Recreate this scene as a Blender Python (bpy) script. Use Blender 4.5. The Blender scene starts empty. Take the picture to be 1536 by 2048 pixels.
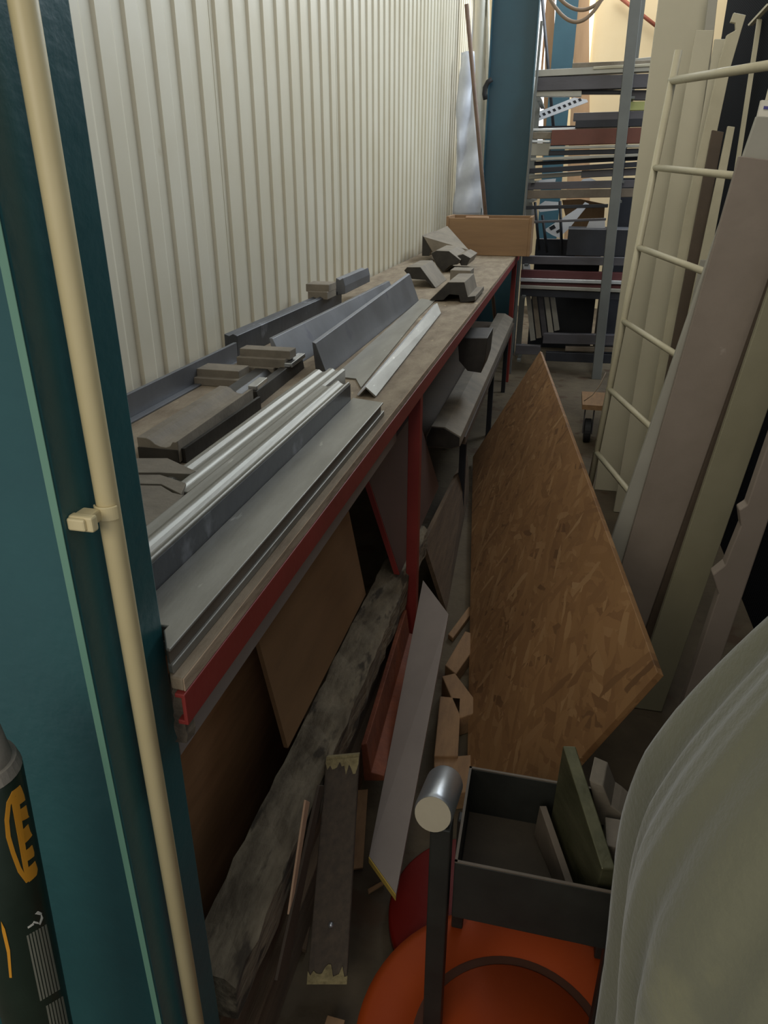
import bpy, bmesh, math, random
from mathutils import Vector, Matrix, Euler
random.seed(7)
D = bpy.data
SC = bpy.context.scene
COL = SC.collection

# ------------------------------------------------------------------ camera
FPX, CX, CY = 1459.0, 768.0, 1024.0            # focal length and centre for a 1536x2048 frame
CAM = Vector((0.0, 0.0, 1.5))
AX = Vector((0.97275896, -0.09752726, -0.21030557))   # world X, Y, Z seen from the camera (right, up, forward)
AY = Vector((0.23181263, 0.402567, 0.88555221))
AZ = Vector((0.00170339, 0.91018034, -0.41420871))
right = Vector((AX[0], AY[0], AZ[0])); up = Vector((AX[1], AY[1], AZ[1])); fwd = Vector((AX[2], AY[2], AZ[2]))
right.normalize(); fwd = (fwd - right * fwd.dot(right)).normalized(); up = right.cross(fwd)
cd = D.cameras.new('camera'); cam = D.objects.new('camera', cd); COL.objects.link(cam)
cd.sensor_fit = 'VERTICAL'; cd.sensor_height = 36.0; cd.lens = 36.0 * FPX / 2048.0
cd.clip_start = 0.02; cd.clip_end = 200
m3 = Matrix((right, up, -fwd)).transposed()
cam.matrix_world = Matrix.Translation(CAM) @ m3.to_4x4()
SC.camera = cam

# ------------------------------------------------------------------ light
world = D.worlds.new('sky'); SC.world = world; world.use_nodes = True
bg = world.node_tree.nodes['Background']
bg.inputs[0].default_value = (0.92, 0.95, 1.0, 1); bg.inputs[1].default_value = 0.62
def area(name, loc, target, sx, sy, power, color, spread=180):
    l = D.lights.new(name, 'AREA'); l.shape = 'RECTANGLE'; l.size = sx; l.size_y = sy
    l.energy = power; l.color = color; l.spread = math.radians(spread)
    o = D.objects.new(name, l); COL.objects.link(o); o.location = loc
    o.rotation_euler = (Vector(target) - Vector(loc)).to_track_quat('-Z', 'Y').to_euler()
    return o
area('clerestory_daylight', (2.7, 5.6, 4.5), (-1.1, 3.0, 1.9), 7.0, 1.6, 520, (0.82, 0.92, 1.0))
area('daylight_behind_racks', (0.2, 8.6, 4.4), (-0.3, 9.6, 1.0), 2.6, 1.6, 95, (1.0, 0.98, 0.92))
area('far_daylight', (0.1, 8.4, 4.0), (-1.1, 4.0, 1.6), 1.6, 1.6, 45, (0.9, 0.96, 1.0))
area('board_fill_light', (0.0, 0.2, 4.9), (0.4, 3.6, 1.9), 1.6, 1.2, 20, (1.0, 0.95, 0.82), 80)  # unseen lamp added to brighten the leaning boards and ladder
area('hall_daylight', (-0.9, -3.0, 3.0), (-0.1, 1.4, 0.9), 2.4, 1.8, 75, (1.0, 0.93, 0.78))
SC.view_settings.view_transform = 'Standard'
SC.view_settings.look = 'None'
SC.view_settings.gamma = 1.0
SC.view_settings.use_curve_mapping = False
SC.view_settings.exposure = -0.55

# ------------------------------------------------------------------ helpers
def at(px, py, ax, v):
    """the point on the plane (axis ax = v) that a pixel of the 1536x2048 frame looks at"""
    d = Vector((px - CX, -(py - CY), FPX))
    r = Vector((d.dot(AX), d.dot(AY), d.dot(AZ)))
    return CAM + r * ((v - CAM[ax]) / r[ax])
V = Vector
def lin(c):
    def g(x):
        x /= 255.0
        return x / 12.92 if x <= 0.04045 else ((x + 0.055) / 1.055) ** 2.4
    return (g(c[0]), g(c[1]), g(c[2]), 1.0)

MATS = {}
def mat(name, c1, c2=None, scale=6.0, rough=0.6, metal=0.0, bump=0.08, bscale=60.0, stretch=(1, 1, 1), spots=None, spot_at=0.68, spot_scale=14.0, detail=6.0, spec=0.5, r2=None):
    m = D.materials.new(name); m.use_nodes = True
    nt = m.node_tree; N = nt.nodes; L = nt.links
    b = N['Principled BSDF']
    tc = N.new('ShaderNodeTexCoord'); mp = N.new('ShaderNodeMapping'); mp.inputs['Scale'].default_value = stretch
    L.new(tc.outputs['Object'], mp.inputs['Vector'])
    n = N.new('ShaderNodeTexNoise'); n.inputs['Scale'].default_value = scale; n.inputs['Detail'].default_value = detail; n.inputs['Roughness'].default_value = 0.62
    L.new(mp.outputs[0], n.inputs['Vector'])
    r = N.new('ShaderNodeValToRGB'); r.color_ramp.elements[0].position = 0.32; r.color_ramp.elements[1].position = 0.68
    r.color_ramp.elements[0].color = lin(c1); r.color_ramp.elements[1].color = lin(c2 or c1)
    L.new(n.outputs['Fac'], r.inputs['Fac'])
    out = r.outputs['Color']
    if spots:
        n2 = N.new('ShaderNodeTexNoise'); n2.inputs['Scale'].default_value = spot_scale; n2.inputs['Detail'].default_value = 5
        L.new(mp.outputs[0], n2.inputs['Vector'])
        r2_ = N.new('ShaderNodeValToRGB'); r2_.color_ramp.elements[0].position = spot_at; r2_.color_ramp.elements[1].position = min(1, spot_at + 0.07)
        L.new(n2.outputs['Fac'], r2_.inputs['Fac'])
        mx = N.new('ShaderNodeMix'); mx.data_type = 'RGBA'
        L.new(r2_.outputs['Color'], mx.inputs[0]); L.new(out, mx.inputs[6]); mx.inputs[7].default_value = lin(spots)
        out = mx.outputs[2]
    L.new(out, b.inputs['Base Color'])
    b.inputs['Metallic'].default_value = metal
    b.inputs['Specular IOR Level'].default_value = spec
    mr = N.new('ShaderNodeMapRange'); mr.inputs['To Min'].default_value = max(0.03, rough - 0.08); mr.inputs['To Max'].default_value = min(1, (r2 or rough) + 0.1)
    L.new(n.outputs['Fac'], mr.inputs['Value']); L.new(mr.outputs[0], b.inputs['Roughness'])
    if bump:
        n3 = N.new('ShaderNodeTexNoise'); n3.inputs['Scale'].default_value = bscale; n3.inputs['Detail'].default_value = 4
        L.new(mp.outputs[0], n3.inputs['Vector'])
        bp = N.new('ShaderNodeBump'); bp.inputs['Strength'].default_value = bump; bp.inputs['Distance'].default_value = 0.01
        L.new(n3.outputs['Fac'], bp.inputs['Height']); L.new(bp.outputs[0], b.inputs['Normal'])
    MATS[name] = m
    return m

def emis(name, c, s):
    m = D.materials.new(name); m.use_nodes = True; b = m.node_tree.nodes['Principled BSDF']
    b.inputs['Base Color'].default_value = lin(c); b.inputs['Emission Color'].default_value = lin(c); b.inputs['Emission Strength'].default_value = s
    return m

def fin(name, bm, m, smooth=False, bevel=0.0, seg=2):
    bmesh.ops.remove_doubles(bm, verts=bm.verts, dist=1e-6)
    bmesh.ops.recalc_face_normals(bm, faces=bm.faces)
    me = D.meshes.new(name); bm.to_mesh(me); bm.free()
    o = D.objects.new(name, me); COL.objects.link(o)
    if m: me.materials.append(m)
    if smooth:
        for p in me.polygons: p.use_smooth = True
    if bevel:
        md = o.modifiers.new('edge', 'BEVEL'); md.width = bevel; md.segments = seg; md.limit_method = 'ANGLE'; md.angle_limit = math.radians(35)
    return o
def wl(o):
    v = V(o.location)
    while o.parent: o = o.parent; v += V(o.location)
    return v
def shift(o, base):
    o.data.transform(Matrix.Translation(-base))
def thing(name, label, cat, base, group=None):
    o = D.objects.new(name, None); COL.objects.link(o); o.location = base; o.empty_display_size = 0.05
    o['label'] = label; o['category'] = cat
    if group: o['group'] = group
    return o
def part(name, bm, m, parent, label=None, **k):
    o = fin(name, bm, m, **k); shift(o, wl(parent)); o.parent = parent
    if label: o['label'] = label
    return o
def solo(name, label, cat, bm, m, group=None, kind=None, **k):
    o = fin(name, bm, m, **k)
    vs = [v.co for v in o.data.vertices]
    base = V((sum(v.x for v in vs) / len(vs), sum(v.y for v in vs) / len(vs), min(v.z for v in vs)))
    shift(o, base); o.location = base
    if label: o['label'] = label
    if cat: o['category'] = cat
    if group: o['group'] = group
    if kind: o['kind'] = kind
    return o
def struct(name, bm, m, label=None, **k):
    return solo(name, label, None, bm, m, kind='structure', **k)

def NB(): return bmesh.new()
def box(bm, x0, x1, y0, y1, z0, z1):
    return hexa(bm, V((x0, y0, z0)), V((x1 - x0, 0, 0)), V((0, y1 - y0, 0)), V((0, 0, z1 - z0)))
def hexa(bm, o, a, b, c):
    o, a, b, c = V(o), V(a), V(b), V(c)
    P = [o, o + a, o + a + b, o + b, o + c, o + a + c, o + a + b + c, o + b + c]
    vs = [bm.verts.new(p) for p in P]
    for f in ((0, 1, 2, 3), (4, 5, 6, 7), (0, 1, 5, 4), (1, 2, 6, 5), (2, 3, 7, 6), (3, 0, 4, 7)):
        bm.faces.new([vs[i] for i in f])
    return bm
def ext(bm, pts, vec):
    """a solid: the outline pts pushed along vec"""
    vec = V(vec); a = [bm.verts.new(V(p)) for p in pts]; b = [bm.verts.new(V(p) + vec) for p in pts]
    n = len(pts)
    bm.faces.new(a); bm.faces.new(list(reversed(b)))
    for i in range(n): bm.faces.new([a[i], a[(i + 1) % n], b[(i + 1) % n], b[i]])
    return bm
def exl(bm, A, B):
    """a solid between two outlines with the same number of points"""
    a = [bm.verts.new(V(p)) for p in A]; b = [bm.verts.new(V(p)) for p in B]; n = len(A)
    bm.faces.new(a); bm.faces.new(list(reversed(b)))
    for i in range(n): bm.faces.new([a[i], a[(i + 1) % n], b[(i + 1) % n], b[i]])
    return bm
def prof(bm, xz, y0, y1, dx=0.0):
    """a profile in x and z running along y"""
    return exl(bm, [V((x, y0, z)) for x, z in xz], [V((x + dx, y1, z)) for x, z in xz])
def tube(bm, pts, r, n=12, caps=True):
    pts = [V(p) for p in pts]; rings = []
    prev = None
    for i, p in enumerate(pts):
        t = (pts[min(i + 1, len(pts) - 1)] - pts[max(i - 1, 0)]).normalized()
        if prev is None:
            u = t.orthogonal().normalized()
        else:
            u = (prev - t * prev.dot(t)).normalized()
        prev = u; w = t.cross(u)
        rr = r[i] if isinstance(r, (list, tuple)) else r
        rings.append([bm.verts.new(p + (u * math.cos(2 * math.pi * k / n) + w * math.sin(2 * math.pi * k / n)) * rr) for k in range(n)])
    for a, b in zip(rings, rings[1:]):
        for k in range(n): bm.faces.new([a[k], a[(k + 1) % n], b[(k + 1) % n], b[k]])
    if caps:
        bm.faces.new(list(reversed(rings[0]))); bm.faces.new(rings[-1])
    return bm
def ipx(pts, y, vec):
    """outline given in frame pixels, standing at distance y, pushed along vec"""
    return ext(NB(), [at(a, b, 1, y) for a, b in pts], vec)
def zpx(pts, z, vec):
    return ext(NB(), [at(a, b, 2, z) for a, b in pts], vec)

# ------------------------------------------------------------------ materials
M_wall = mat('cream_sheet_paint', (198, 189, 166), (206, 199, 180), scale=1.6, rough=0.34, bump=0.02, bscale=30, spots=(165, 150, 120), spot_at=0.74, spot_scale=3)
M_wall2 = mat('back_wall_paint', (204, 184, 144), (212, 194, 156), scale=1.2, rough=0.6, bump=0.02)
M_teal = mat('teal_gloss_paint', (36, 80, 84), (44, 92, 94), scale=3, rough=0.36, bump=0.10, bscale=45, spots=(92, 128, 118), spot_at=0.80, spot_scale=30)
M_teal_far = mat('teal_paint_far', (34, 66, 78), (42, 78, 90), scale=2, rough=0.45, bump=0.05, bscale=30)
M_pvc = mat('cream_plastic', (206, 190, 144), (218, 202, 158), scale=4, rough=0.42, bump=0.02, spots=(150, 130, 95), spot_at=0.76, spot_scale=25)
M_floor = mat('dusty_concrete', (66, 55, 40), (98, 86, 66), scale=3, rough=0.9, bump=0.3, bscale=40, spots=(70, 52, 34), spot_at=0.6, spot_scale=7)
M_bench = mat('dusty_bench_board', (112, 96, 76), (150, 136, 114), scale=7, rough=0.8, bump=0.2, bscale=50, stretch=(3, 1, 1), spots=(178, 160, 128), spot_at=0.66, spot_scale=9)
M_red = mat('red_oxide_paint', (124, 42, 37), (142, 50, 44), scale=5, rough=0.5, bump=0.06, spots=(176, 140, 128), spot_at=0.79, spot_scale=16)
M_steel = mat('dusty_steel', (124, 121, 112), (150, 147, 138), scale=5, rough=0.42, metal=0.55, bump=0.03, stretch=(4, 0.8, 4), spots=(196, 192, 182), spot_at=0.70, spot_scale=12)
M_steel_blue = mat('blue_grey_steel', (94, 95, 98), (116, 117, 120), scale=4, rough=0.45, metal=0.45, bump=0.03, spots=(96, 96, 104), spot_at=0.66, spot_scale=8)
M_dark = mat('dark_mill_scale_steel', (56, 58, 62), (82, 84, 88), scale=8, rough=0.42, metal=0.5, bump=0.05, spots=(120, 122, 128), spot_at=0.66, spot_scale=10)
M_oil = mat('oiled_dark_steel', (40, 38, 36), (66, 62, 56), scale=9, rough=0.45, metal=0.4, bump=0.06)
M_polish = mat('polished_steel', (196, 198, 200), (222, 224, 226), scale=6, rough=0.2, metal=0.95, bump=0.02, stretch=(6, 0.6, 6))
M_glint = mat('steel_painted_glint', (232, 236, 244), (240, 243, 250), scale=6, rough=0.32, metal=0.45, bump=0.02, stretch=(6, 0.6, 6))  # near-white and less metallic: the window reflection is put into the colour
M_dusty = mat('dust_covered_block', (112, 103, 90), (138, 128, 112), scale=10, rough=0.75, metal=0.1, bump=0.15, bscale=70)
M_brown = mat('brown_dusty_channel', (92, 82, 70), (118, 106, 92), scale=6, rough=0.6, metal=0.2, bump=0.06)
M_ply = mat('brown_plywood', (150, 110, 74), (172, 128, 88), scale=5, rough=0.72, bump=0.06, stretch=(1, 1, 7))
M_ply_light = mat('tan_hardboard', (124, 94, 62), (142, 108, 72), scale=3, rough=0.7, bump=0.04, stretch=(1, 1, 5))
M_hard = mat('dark_hardboard', (72, 52, 46), (88, 64, 56), scale=3, rough=0.6, bump=0.03)
M_timber = mat('dusty_old_timber', (84, 74, 58), (138, 126, 104), scale=22, rough=0.95, bump=0.7, bscale=60, stretch=(1, 0.35, 1), spots=(64, 56, 44), spot_at=0.56, spot_scale=26)
M_timber2 = mat('old_board', (82, 66, 50), (112, 92, 70), scale=8, rough=0.9, bump=0.3, stretch=(6, 0.5, 6))
M_dplank = mat('dark_stained_plank', (66, 56, 46), (88, 76, 62), scale=9, rough=0.8, bump=0.2, stretch=(8, 0.6, 8))
M_foam = mat('dusty_frayed_end', (112, 100, 70), (164, 150, 108), scale=40, rough=1.0, bump=0.8, bscale=90)
M_lam = mat('grey_laminate', (138, 128, 121), (152, 141, 133), scale=4, rough=0.55, bump=0.03, spots=(170, 158, 150), spot_at=0.76, spot_scale=8)
M_yel = mat('yellow_board_edge', (176, 146, 58), (190, 160, 76), scale=20, rough=0.8, bump=0.1)
M_wood = mat('scrap_wood', (126, 96, 66), (150, 116, 80), scale=7, rough=0.8, bump=0.12, stretch=(5, 1, 5))
M_pale = mat('pale_splintered_wood', (186, 148, 118), (200, 166, 136), scale=8, rough=0.8, bump=0.1)
M_pale2 = mat('worn_board_edge', (150, 128, 104), (176, 154, 128), scale=14, rough=0.85, bump=0.3, stretch=(1, 0.4, 1), spots=(92, 74, 58), spot_at=0.66, spot_scale=12)
M_rust = mat('rusty_steel', (96, 48, 30), (132, 72, 44), scale=12, rough=0.7, metal=0.2, bump=0.2)
M_crate = mat('crate_pine', (134, 104, 74), (150, 118, 84), scale=4, rough=0.7, bump=0.05, stretch=(0.6, 1, 5), spots=(120, 82, 50), spot_at=0.75, spot_scale=6)
M_black = mat('black_worn_paint', (34, 35, 32), (46, 47, 42), scale=8, rough=0.5, metal=0.2, bump=0.08, spots=(86, 80, 58), spot_at=0.74, spot_scale=9)
M_tin = mat('dusty_tray_bottom', (62, 54, 42), (80, 70, 56), scale=7, rough=0.75, metal=0.2, bump=0.1)
M_alu = mat('brushed_aluminium', (178, 182, 186), (196, 200, 204), scale=8, rough=0.34, metal=0.8, bump=0.03)
M_alu_cap = mat('dull_end_cap', (160, 150, 128), (172, 162, 140), scale=8, rough=0.6, metal=0.2, bump=0.04)
M_orange = mat('orange_plastic', (152, 58, 12), (164, 66, 16), scale=4, rough=0.6, spec=0.25, bump=0.04, spots=(150, 44, 18), spot_at=0.70, spot_scale=9)
M_redpl = mat('red_plastic', (98, 15, 6), (106, 18, 8), scale=4, rough=0.4, bump=0.03)
M_groove = mat('dark_brown_groove', (70, 40, 26), (84, 50, 32), rough=0.9)  # darker brown for the ring groove
M_creamb = mat('cream_painted_board', (178, 171, 148), (188, 181, 159), scale=2, rough=0.5, bump=0.03, spots=(150, 140, 118), spot_at=0.78, spot_scale=9)
M_creamp = mat('cream_painted_steel', (176, 168, 142), (190, 182, 156), scale=7, rough=0.45, bump=0.06, spots=(130, 112, 84), spot_at=0.72, spot_scale=18)
M_greyb = mat('grey_board', (150, 146, 134), (164, 160, 148), scale=3, rough=0.6, bump=0.04)
M_mauve = mat('grey_brown_board', (126, 114, 102), (140, 127, 115), scale=4, rough=0.6, bump=0.05, spots=(196, 186, 174), spot_at=0.74, spot_scale=8)
M_olive = mat('olive_board', (128, 122, 98), (140, 134, 110), scale=3, rough=0.6, bump=0.04, spots=(90, 84, 64), spot_at=0.78, spot_scale=10)
M_dslat = mat('dark_brown_slat', (72, 60, 48), (86, 72, 58), scale=5, rough=0.7, bump=0.1)
M_label = mat('white_sticker', (214, 208, 194), (222, 216, 202), rough=0.6, bump=0)
M_purple = mat('purple_print', (70, 66, 130), (80, 76, 140), rough=0.6, bump=0)
M_rackp = mat('grey_rack_paint', (96, 98, 95), (110, 112, 108), scale=3, rough=0.5, metal=0.2, bump=0.03)
M_bar = mat('dark_grey_bar', (76, 74, 78), (94, 92, 96), scale=4, rough=0.5, metal=0.4, bump=0.05, stretch=(0.5, 2, 2))
M_barb = mat('black_bar', (36, 38, 44), (50, 52, 58), scale=4, rough=0.5, metal=0.3, bump=0.05)
M_barg = mat('light_grey_bar', (150, 148, 140), (170, 168, 158), scale=4, rough=0.45, metal=0.5, bump=0.03)
M_barw = mat('pale_steel_bar', (196, 200, 204), (214, 218, 220), scale=4, rough=0.35, metal=0.6, bump=0.02)
M_marn = mat('maroon_bar', (82, 40, 42), (96, 50, 50), scale=4, rough=0.6, bump=0.05)
M_rustb = mat('rust_red_tube', (96, 56, 44), (112, 66, 52), scale=5, rough=0.6, bump=0.05)
M_white = mat('white_enamel', (226, 226, 228), (236, 236, 238), rough=0.4, bump=0)
M_pine = mat('raw_pine', (160, 126, 92), (174, 140, 104), scale=4, rough=0.7, bump=0.04, stretch=(5, 5, 0.6))
M_cable = mat('grey_brown_cable', (128, 108, 88), (142, 122, 100), rough=0.6, bump=0)
M_foil = mat('silver_foil_wrap', (200, 204, 214), (224, 228, 236), scale=5, rough=0.45, metal=0.2, bump=0.12, bscale=7)
M_sheetp = mat('white_plastic_sheet', (214, 208, 192), (226, 220, 206), scale=3, rough=0.45, bump=0.4, bscale=9)
M_stick = mat('brown_stick', (94, 74, 60), (112, 90, 74), scale=10, rough=0.7, bump=0.1)
M_rubber = mat('black_rubber', (26, 26, 28), (34, 34, 36), rough=0.7, bump=0.05)
M_lime = mat('pale_green_pad', (176, 178, 112), (186, 188, 124), rough=0.7, bump=0)
M_green = mat('dark_green_tube', (26, 40, 32), (36, 50, 40), scale=9, rough=0.36, bump=0.03, spots=(104, 104, 70), spot_at=0.76, spot_scale=22)
M_amber = mat('amber_print', (212, 146, 40), (222, 156, 50), scale=8, rough=0.45, bump=0.02)
M_print = mat('grey_small_print', (122, 122, 108), (132, 132, 118), rough=0.6, bump=0)
M_cap = mat('grey_cap', (110, 104, 94), (150, 144, 132), scale=18, rough=0.7, bump=0.2)
M_scrw = mat('white_scratch', (210, 208, 196), (220, 218, 206), rough=0.8, bump=0)

def osb_mat():
    m = D.materials.new('oriented_strand_board'); m.use_nodes = True; nt = m.node_tree; N = nt.nodes; L = nt.links
    b = N['Principled BSDF']; b.inputs['Roughness'].default_value = 0.62
    tc = N.new('ShaderNodeTexCoord')
    lay = []
    for rot, sc, seed in ((0.0, (9, 42, 20), 0.0), (0.5, (11, 48, 20), 3.1), (-0.45, (10, 44, 20), 7.7), (1.5, (12, 40, 20), 5.5)):
        mp = N.new('ShaderNodeMapping'); mp.inputs['Rotation'].default_value = (0, 0, rot); mp.inputs['Location'].default_value = (seed, seed * 1.3, 0)
        L.new(tc.outputs['Object'], mp.inputs['Vector'])
        sm = N.new('ShaderNodeVectorMath'); sm.operation = 'MULTIPLY'; sm.inputs[1].default_value = sc
        L.new(mp.outputs[0], sm.inputs[0])
        ns = N.new('ShaderNodeTexNoise'); ns.inputs['Scale'].default_value = 26; ns.inputs['Detail'].default_value = 2
        L.new(tc.outputs['Object'], ns.inputs['Vector'])
        ad = N.new('ShaderNodeVectorMath'); ad.operation = 'MULTIPLY_ADD'; ad.inputs[1].default_value = (0.5, 0.5, 0.5)
        L.new(ns.outputs['Color'], ad.inputs[0]); L.new(sm.outputs[0], ad.inputs[2])
        vo = N.new('ShaderNodeTexVoronoi'); vo.inputs['Scale'].default_value = 1.0; vo.inputs['Randomness'].default_value = 1.0
        L.new(ad.outputs[0], vo.inputs['Vector'])
        sp = N.new('ShaderNodeSeparateColor'); L.new(vo.outputs['Color'], sp.inputs[0])
        lay.append(sp)
    def ramp(src, stops):
        r = N.new('ShaderNodeValToRGB'); r.color_ramp.interpolation = 'LINEAR'
        e = r.color_ramp.elements
        while len(e) < len(stops): e.new(0.5)
        for i, (p, c) in enumerate(stops): e[i].position = p; e[i].color = lin(c)
        L.new(src, r.inputs['Fac']); return r.outputs['Color']
    tones = [(0.0, (104, 72, 42)), (0.10, (129, 91, 56)), (0.45, (144, 106, 65)), (0.8, (157, 118, 76)), (1.0, (177, 141, 98))]
    dark = [(0.0, (71, 45, 26)), (0.12, (120, 84, 52)), (0.5, (137, 100, 62)), (0.9, (152, 113, 73)), (1.0, (184, 150, 107))]
    cols = [ramp(lay[0].outputs[0], tones), ramp(lay[1].outputs[0], dark), ramp(lay[2].outputs[0], tones), ramp(lay[3].outputs[0], dark)]
    cur = cols[0]
    for i, th in ((1, 0.55), (2, 0.6), (3, 0.84)):
        mx = N.new('ShaderNodeMix'); mx.data_type = 'RGBA'
        gt = N.new('ShaderNodeMath'); gt.operation = 'GREATER_THAN'; gt.inputs[1].default_value = th
        L.new(lay[i].outputs[1], gt.inputs[0]); L.new(gt.outputs[0], mx.inputs[0])
        L.new(cur, mx.inputs[6]); L.new(cols[i], mx.inputs[7]); cur = mx.outputs[2]
    n = N.new('ShaderNodeTexNoise'); n.inputs['Scale'].default_value = 2.2; n.inputs['Detail'].default_value = 3
    L.new(tc.outputs['Object'], n.inputs['Vector'])
    mm = N.new('ShaderNodeMix'); mm.data_type = 'RGBA'; mm.blend_type = 'MULTIPLY'; mm.inputs[0].default_value = 0.35
    L.new(cur, mm.inputs[6]); L.new(n.outputs['Color'], mm.inputs[7])
    gr = N.new('ShaderNodeMix'); gr.data_type = 'RGBA'; gr.inputs[0].default_value = 0.5
    L.new(cur, gr.inputs[6]); L.new(ramp(n.outputs['Fac'], [(0.3, (112, 80, 48)), (0.7, (150, 110, 68))]), gr.inputs[7])
    L.new(gr.outputs[2], b.inputs['Base Color'])
    bp = N.new('ShaderNodeBump'); bp.inputs['Strength'].default_value = 0.25; bp.inputs['Distance'].default_value = 0.004
    L.new(lay[0].outputs[2], bp.inputs['Height']); L.new(bp.outputs[0], b.inputs['Normal'])
    return m
M_osb = osb_mat()

def net_mat():
    m = D.materials.new('black_netting'); m.use_nodes = True; nt = m.node_tree; N = nt.nodes; L = nt.links
    b = N['Principled BSDF']; b.inputs['Roughness'].default_value = 0.95; b.inputs['Specular IOR Level'].default_value = 0.05
    tc = N.new('ShaderNodeTexCoord')
    fs = []
    for d in ((0.0, 1.0, 0.32), (0.0, -0.32, 1.0)):
        dt = N.new('ShaderNodeVectorMath'); dt.operation = 'DOT_PRODUCT'; dt.inputs[1].default_value = d
        L.new(tc.outputs['Object'], dt.inputs[0])
        k = N.new('ShaderNodeMath'); k.operation = 'MULTIPLY'; k.inputs[1].default_value = 55 if d[1] > 0 else 95; L.new(dt.outputs['Value'], k.inputs[0])
        fr = N.new('ShaderNodeMath'); fr.operation = 'FRACT'; L.new(k.outputs[0], fr.inputs[0])
        lt = N.new('ShaderNodeMath'); lt.operation = 'LESS_THAN'; lt.inputs[1].default_value = 0.16; L.new(fr.outputs[0], lt.inputs[0])
        fs.append(lt)
    mx = N.new('ShaderNodeMath'); mx.operation = 'MAXIMUM'; L.new(fs[0].outputs[0], mx.inputs[0]); L.new(fs[1].outputs[0], mx.inputs[1])
    c = N.new('ShaderNodeMix'); c.data_type = 'RGBA'; L.new(mx.outputs[0], c.inputs[0])
    c.inputs[6].default_value = lin((9, 11, 16)); c.inputs[7].default_value = lin((40, 42, 46))
    L.new(c.outputs[2], b.inputs['Base Color'])
    return m
M_net = net_mat()

def cloth_mat():
    m = mat('olive_grey_cloth', (100, 99, 78), (116, 114, 91), scale=3, rough=0.85, bump=0.15, bscale=160, spots=(134, 130, 96), spot_at=0.62, spot_scale=3.5)
    b = m.node_tree.nodes['Principled BSDF']; b.inputs['Sheen Weight'].default_value = 0.3
    return m
M_cloth = cloth_mat()

# ================================================================== SETTING
bm = NB(); box(bm, -1.4, 3.0, -1.5, 10.4, -0.1, 0.0); struct('floor', bm, M_floor)

# corrugated sheet wall along the left side
WX = -1.095
bm = NB()
per = 0.1285
y = 0.2; k = 0; ring = []
prof_pts = []
y0 = 2.099 * 0.8333 - 12 * per
lap = 16
while y0 + k * per < 8.1:
    b0 = y0 + k * per
    # flat crest, little bead, crest, narrow trough
    for dy, dx in ((0.0, 0.0), (0.004, 0.010), (0.066, 0.010), (0.088, 0.0)) + (((0.104, 0.0), (0.105, -0.012), (0.107, -0.012), (0.108, 0.0)) if k == lap or k == lap + 10 or k == lap + 20 else ()) + ((0.1275, 0.0),):
        prof_pts.append((b0 + dy, WX + dx))
    k += 1
lo = [bm.verts.new((x, yy, 0.0)) for yy, x in prof_pts]; hi = [bm.verts.new((x, yy, 4.2)) for yy, x in prof_pts]
lo2 = [bm.verts.new((WX - 0.06, yy, 0.0)) for yy, x in (prof_pts[0], prof_pts[-1])]; hi2 = [bm.verts.new((WX - 0.06, yy, 4.2)) for yy, x in (prof_pts[0], prof_pts[-1])]
for i in range(len(lo) - 1): bm.faces.new([lo[i], lo[i + 1], hi[i + 1], hi[i]])
bm.faces.new([lo2[0], lo2[1], hi2[1], hi2[0]]); bm.faces.new([lo[0], lo2[0], hi2[0], hi[0]]); bm.faces.new([lo[-1], hi[-1], hi2[1], lo2[1]])
struct('wall_left', bm, M_wall)
# wall behind the racks
bm = NB(); box(bm, -1.2, 3.0, 10.0, 10.15, 0, 4.2); struct('wall_back', bm, M_wall2)
# bright window strips in the back corner
def window(n, px0, px1, pt, pb, y, bar):
    p0 = at(px0, pt, 1, y); p1 = at(px1, pb, 1, y)
    bm = NB(); box(bm, p0.x, p1.x, y, y + 0.02, p1.z, p0.z + 0.6)
    w = struct('window_%d' % n, bm, emis('daylight_glass_%d' % n, (236, 242, 246), 2.2))
    bm = NB()
    for xx in (p0.x - 0.02, bar, p1.x): box(bm, xx, xx + 0.022, y - 0.03, y - 0.001, p1.z, p0.z + 0.6)
    part('window_frame', bm, M_pine, w)
window(1, 1052, 1122, 0, 300, 9.7, at(1085, 100, 1, 9.7).x)
p0 = at(1186, 0, 1, 9.93)
bm = NB(); box(bm, p0.x - 0.03, p0.x + 0.03, 9.96, 9.995, 0.6, 4.1)
struct('window_2', bm, emis('daylight_slit', (255, 240, 205), 1.6))

# ---------------------------------------------------------------- steel columns
M_lit_edge = mat('lit_edge_teal', (92, 134, 116), (112, 152, 130), scale=6, rough=0.5, bump=0.05, stretch=(1, 1, 0.3))  # paler teal: light caught by the flange edge, put into the paint
def column(name, label, xf, y0, y1, depth, h, m, tf=0.009, tw=0.008, worn=False):  # worn adds the flange edge highlight as a paler strip
    t = thing(name, label, 'column', V((xf - depth / 2, (y0 + y1) / 2, 0)))
    for xx in (xf - tf, xf - depth):
        bm = NB(); box(bm, xx, xx + tf, y0, y1, 0, h); fl = part('flange', bm, m, t, bevel=0.0025)
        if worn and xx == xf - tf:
            bm = NB(); box(bm, xx + 0.0005, xx + tf - 0.0005, y0 - 0.0012, y0 - 0.0002, 0, h); part('lit_edge', bm, M_lit_edge, fl, 'paler flange edge, highlight painted in', bevel=0.0004)
    ym = (y0 + y1) / 2
    bm = NB(); box(bm, xf - depth + tf, xf - tf, ym - tw / 2, ym + tw / 2, 0, h); part('web', bm, m, t)
    return t
column('steel_column', 'teal painted steel column at the near left, carrying a cream conduit', -0.408, 0.497, 0.625, 0.40, 3.6, M_teal, worn=True)
column('steel_column', 'teal painted steel column behind the wooden crate at the bench end', -0.408, 6.99, 7.13, 0.375, 4.2, M_teal_far)
xl, xr = at(1108, 60, 1, 9.3).x, at(1152, 60, 1, 9.3).x
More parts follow.
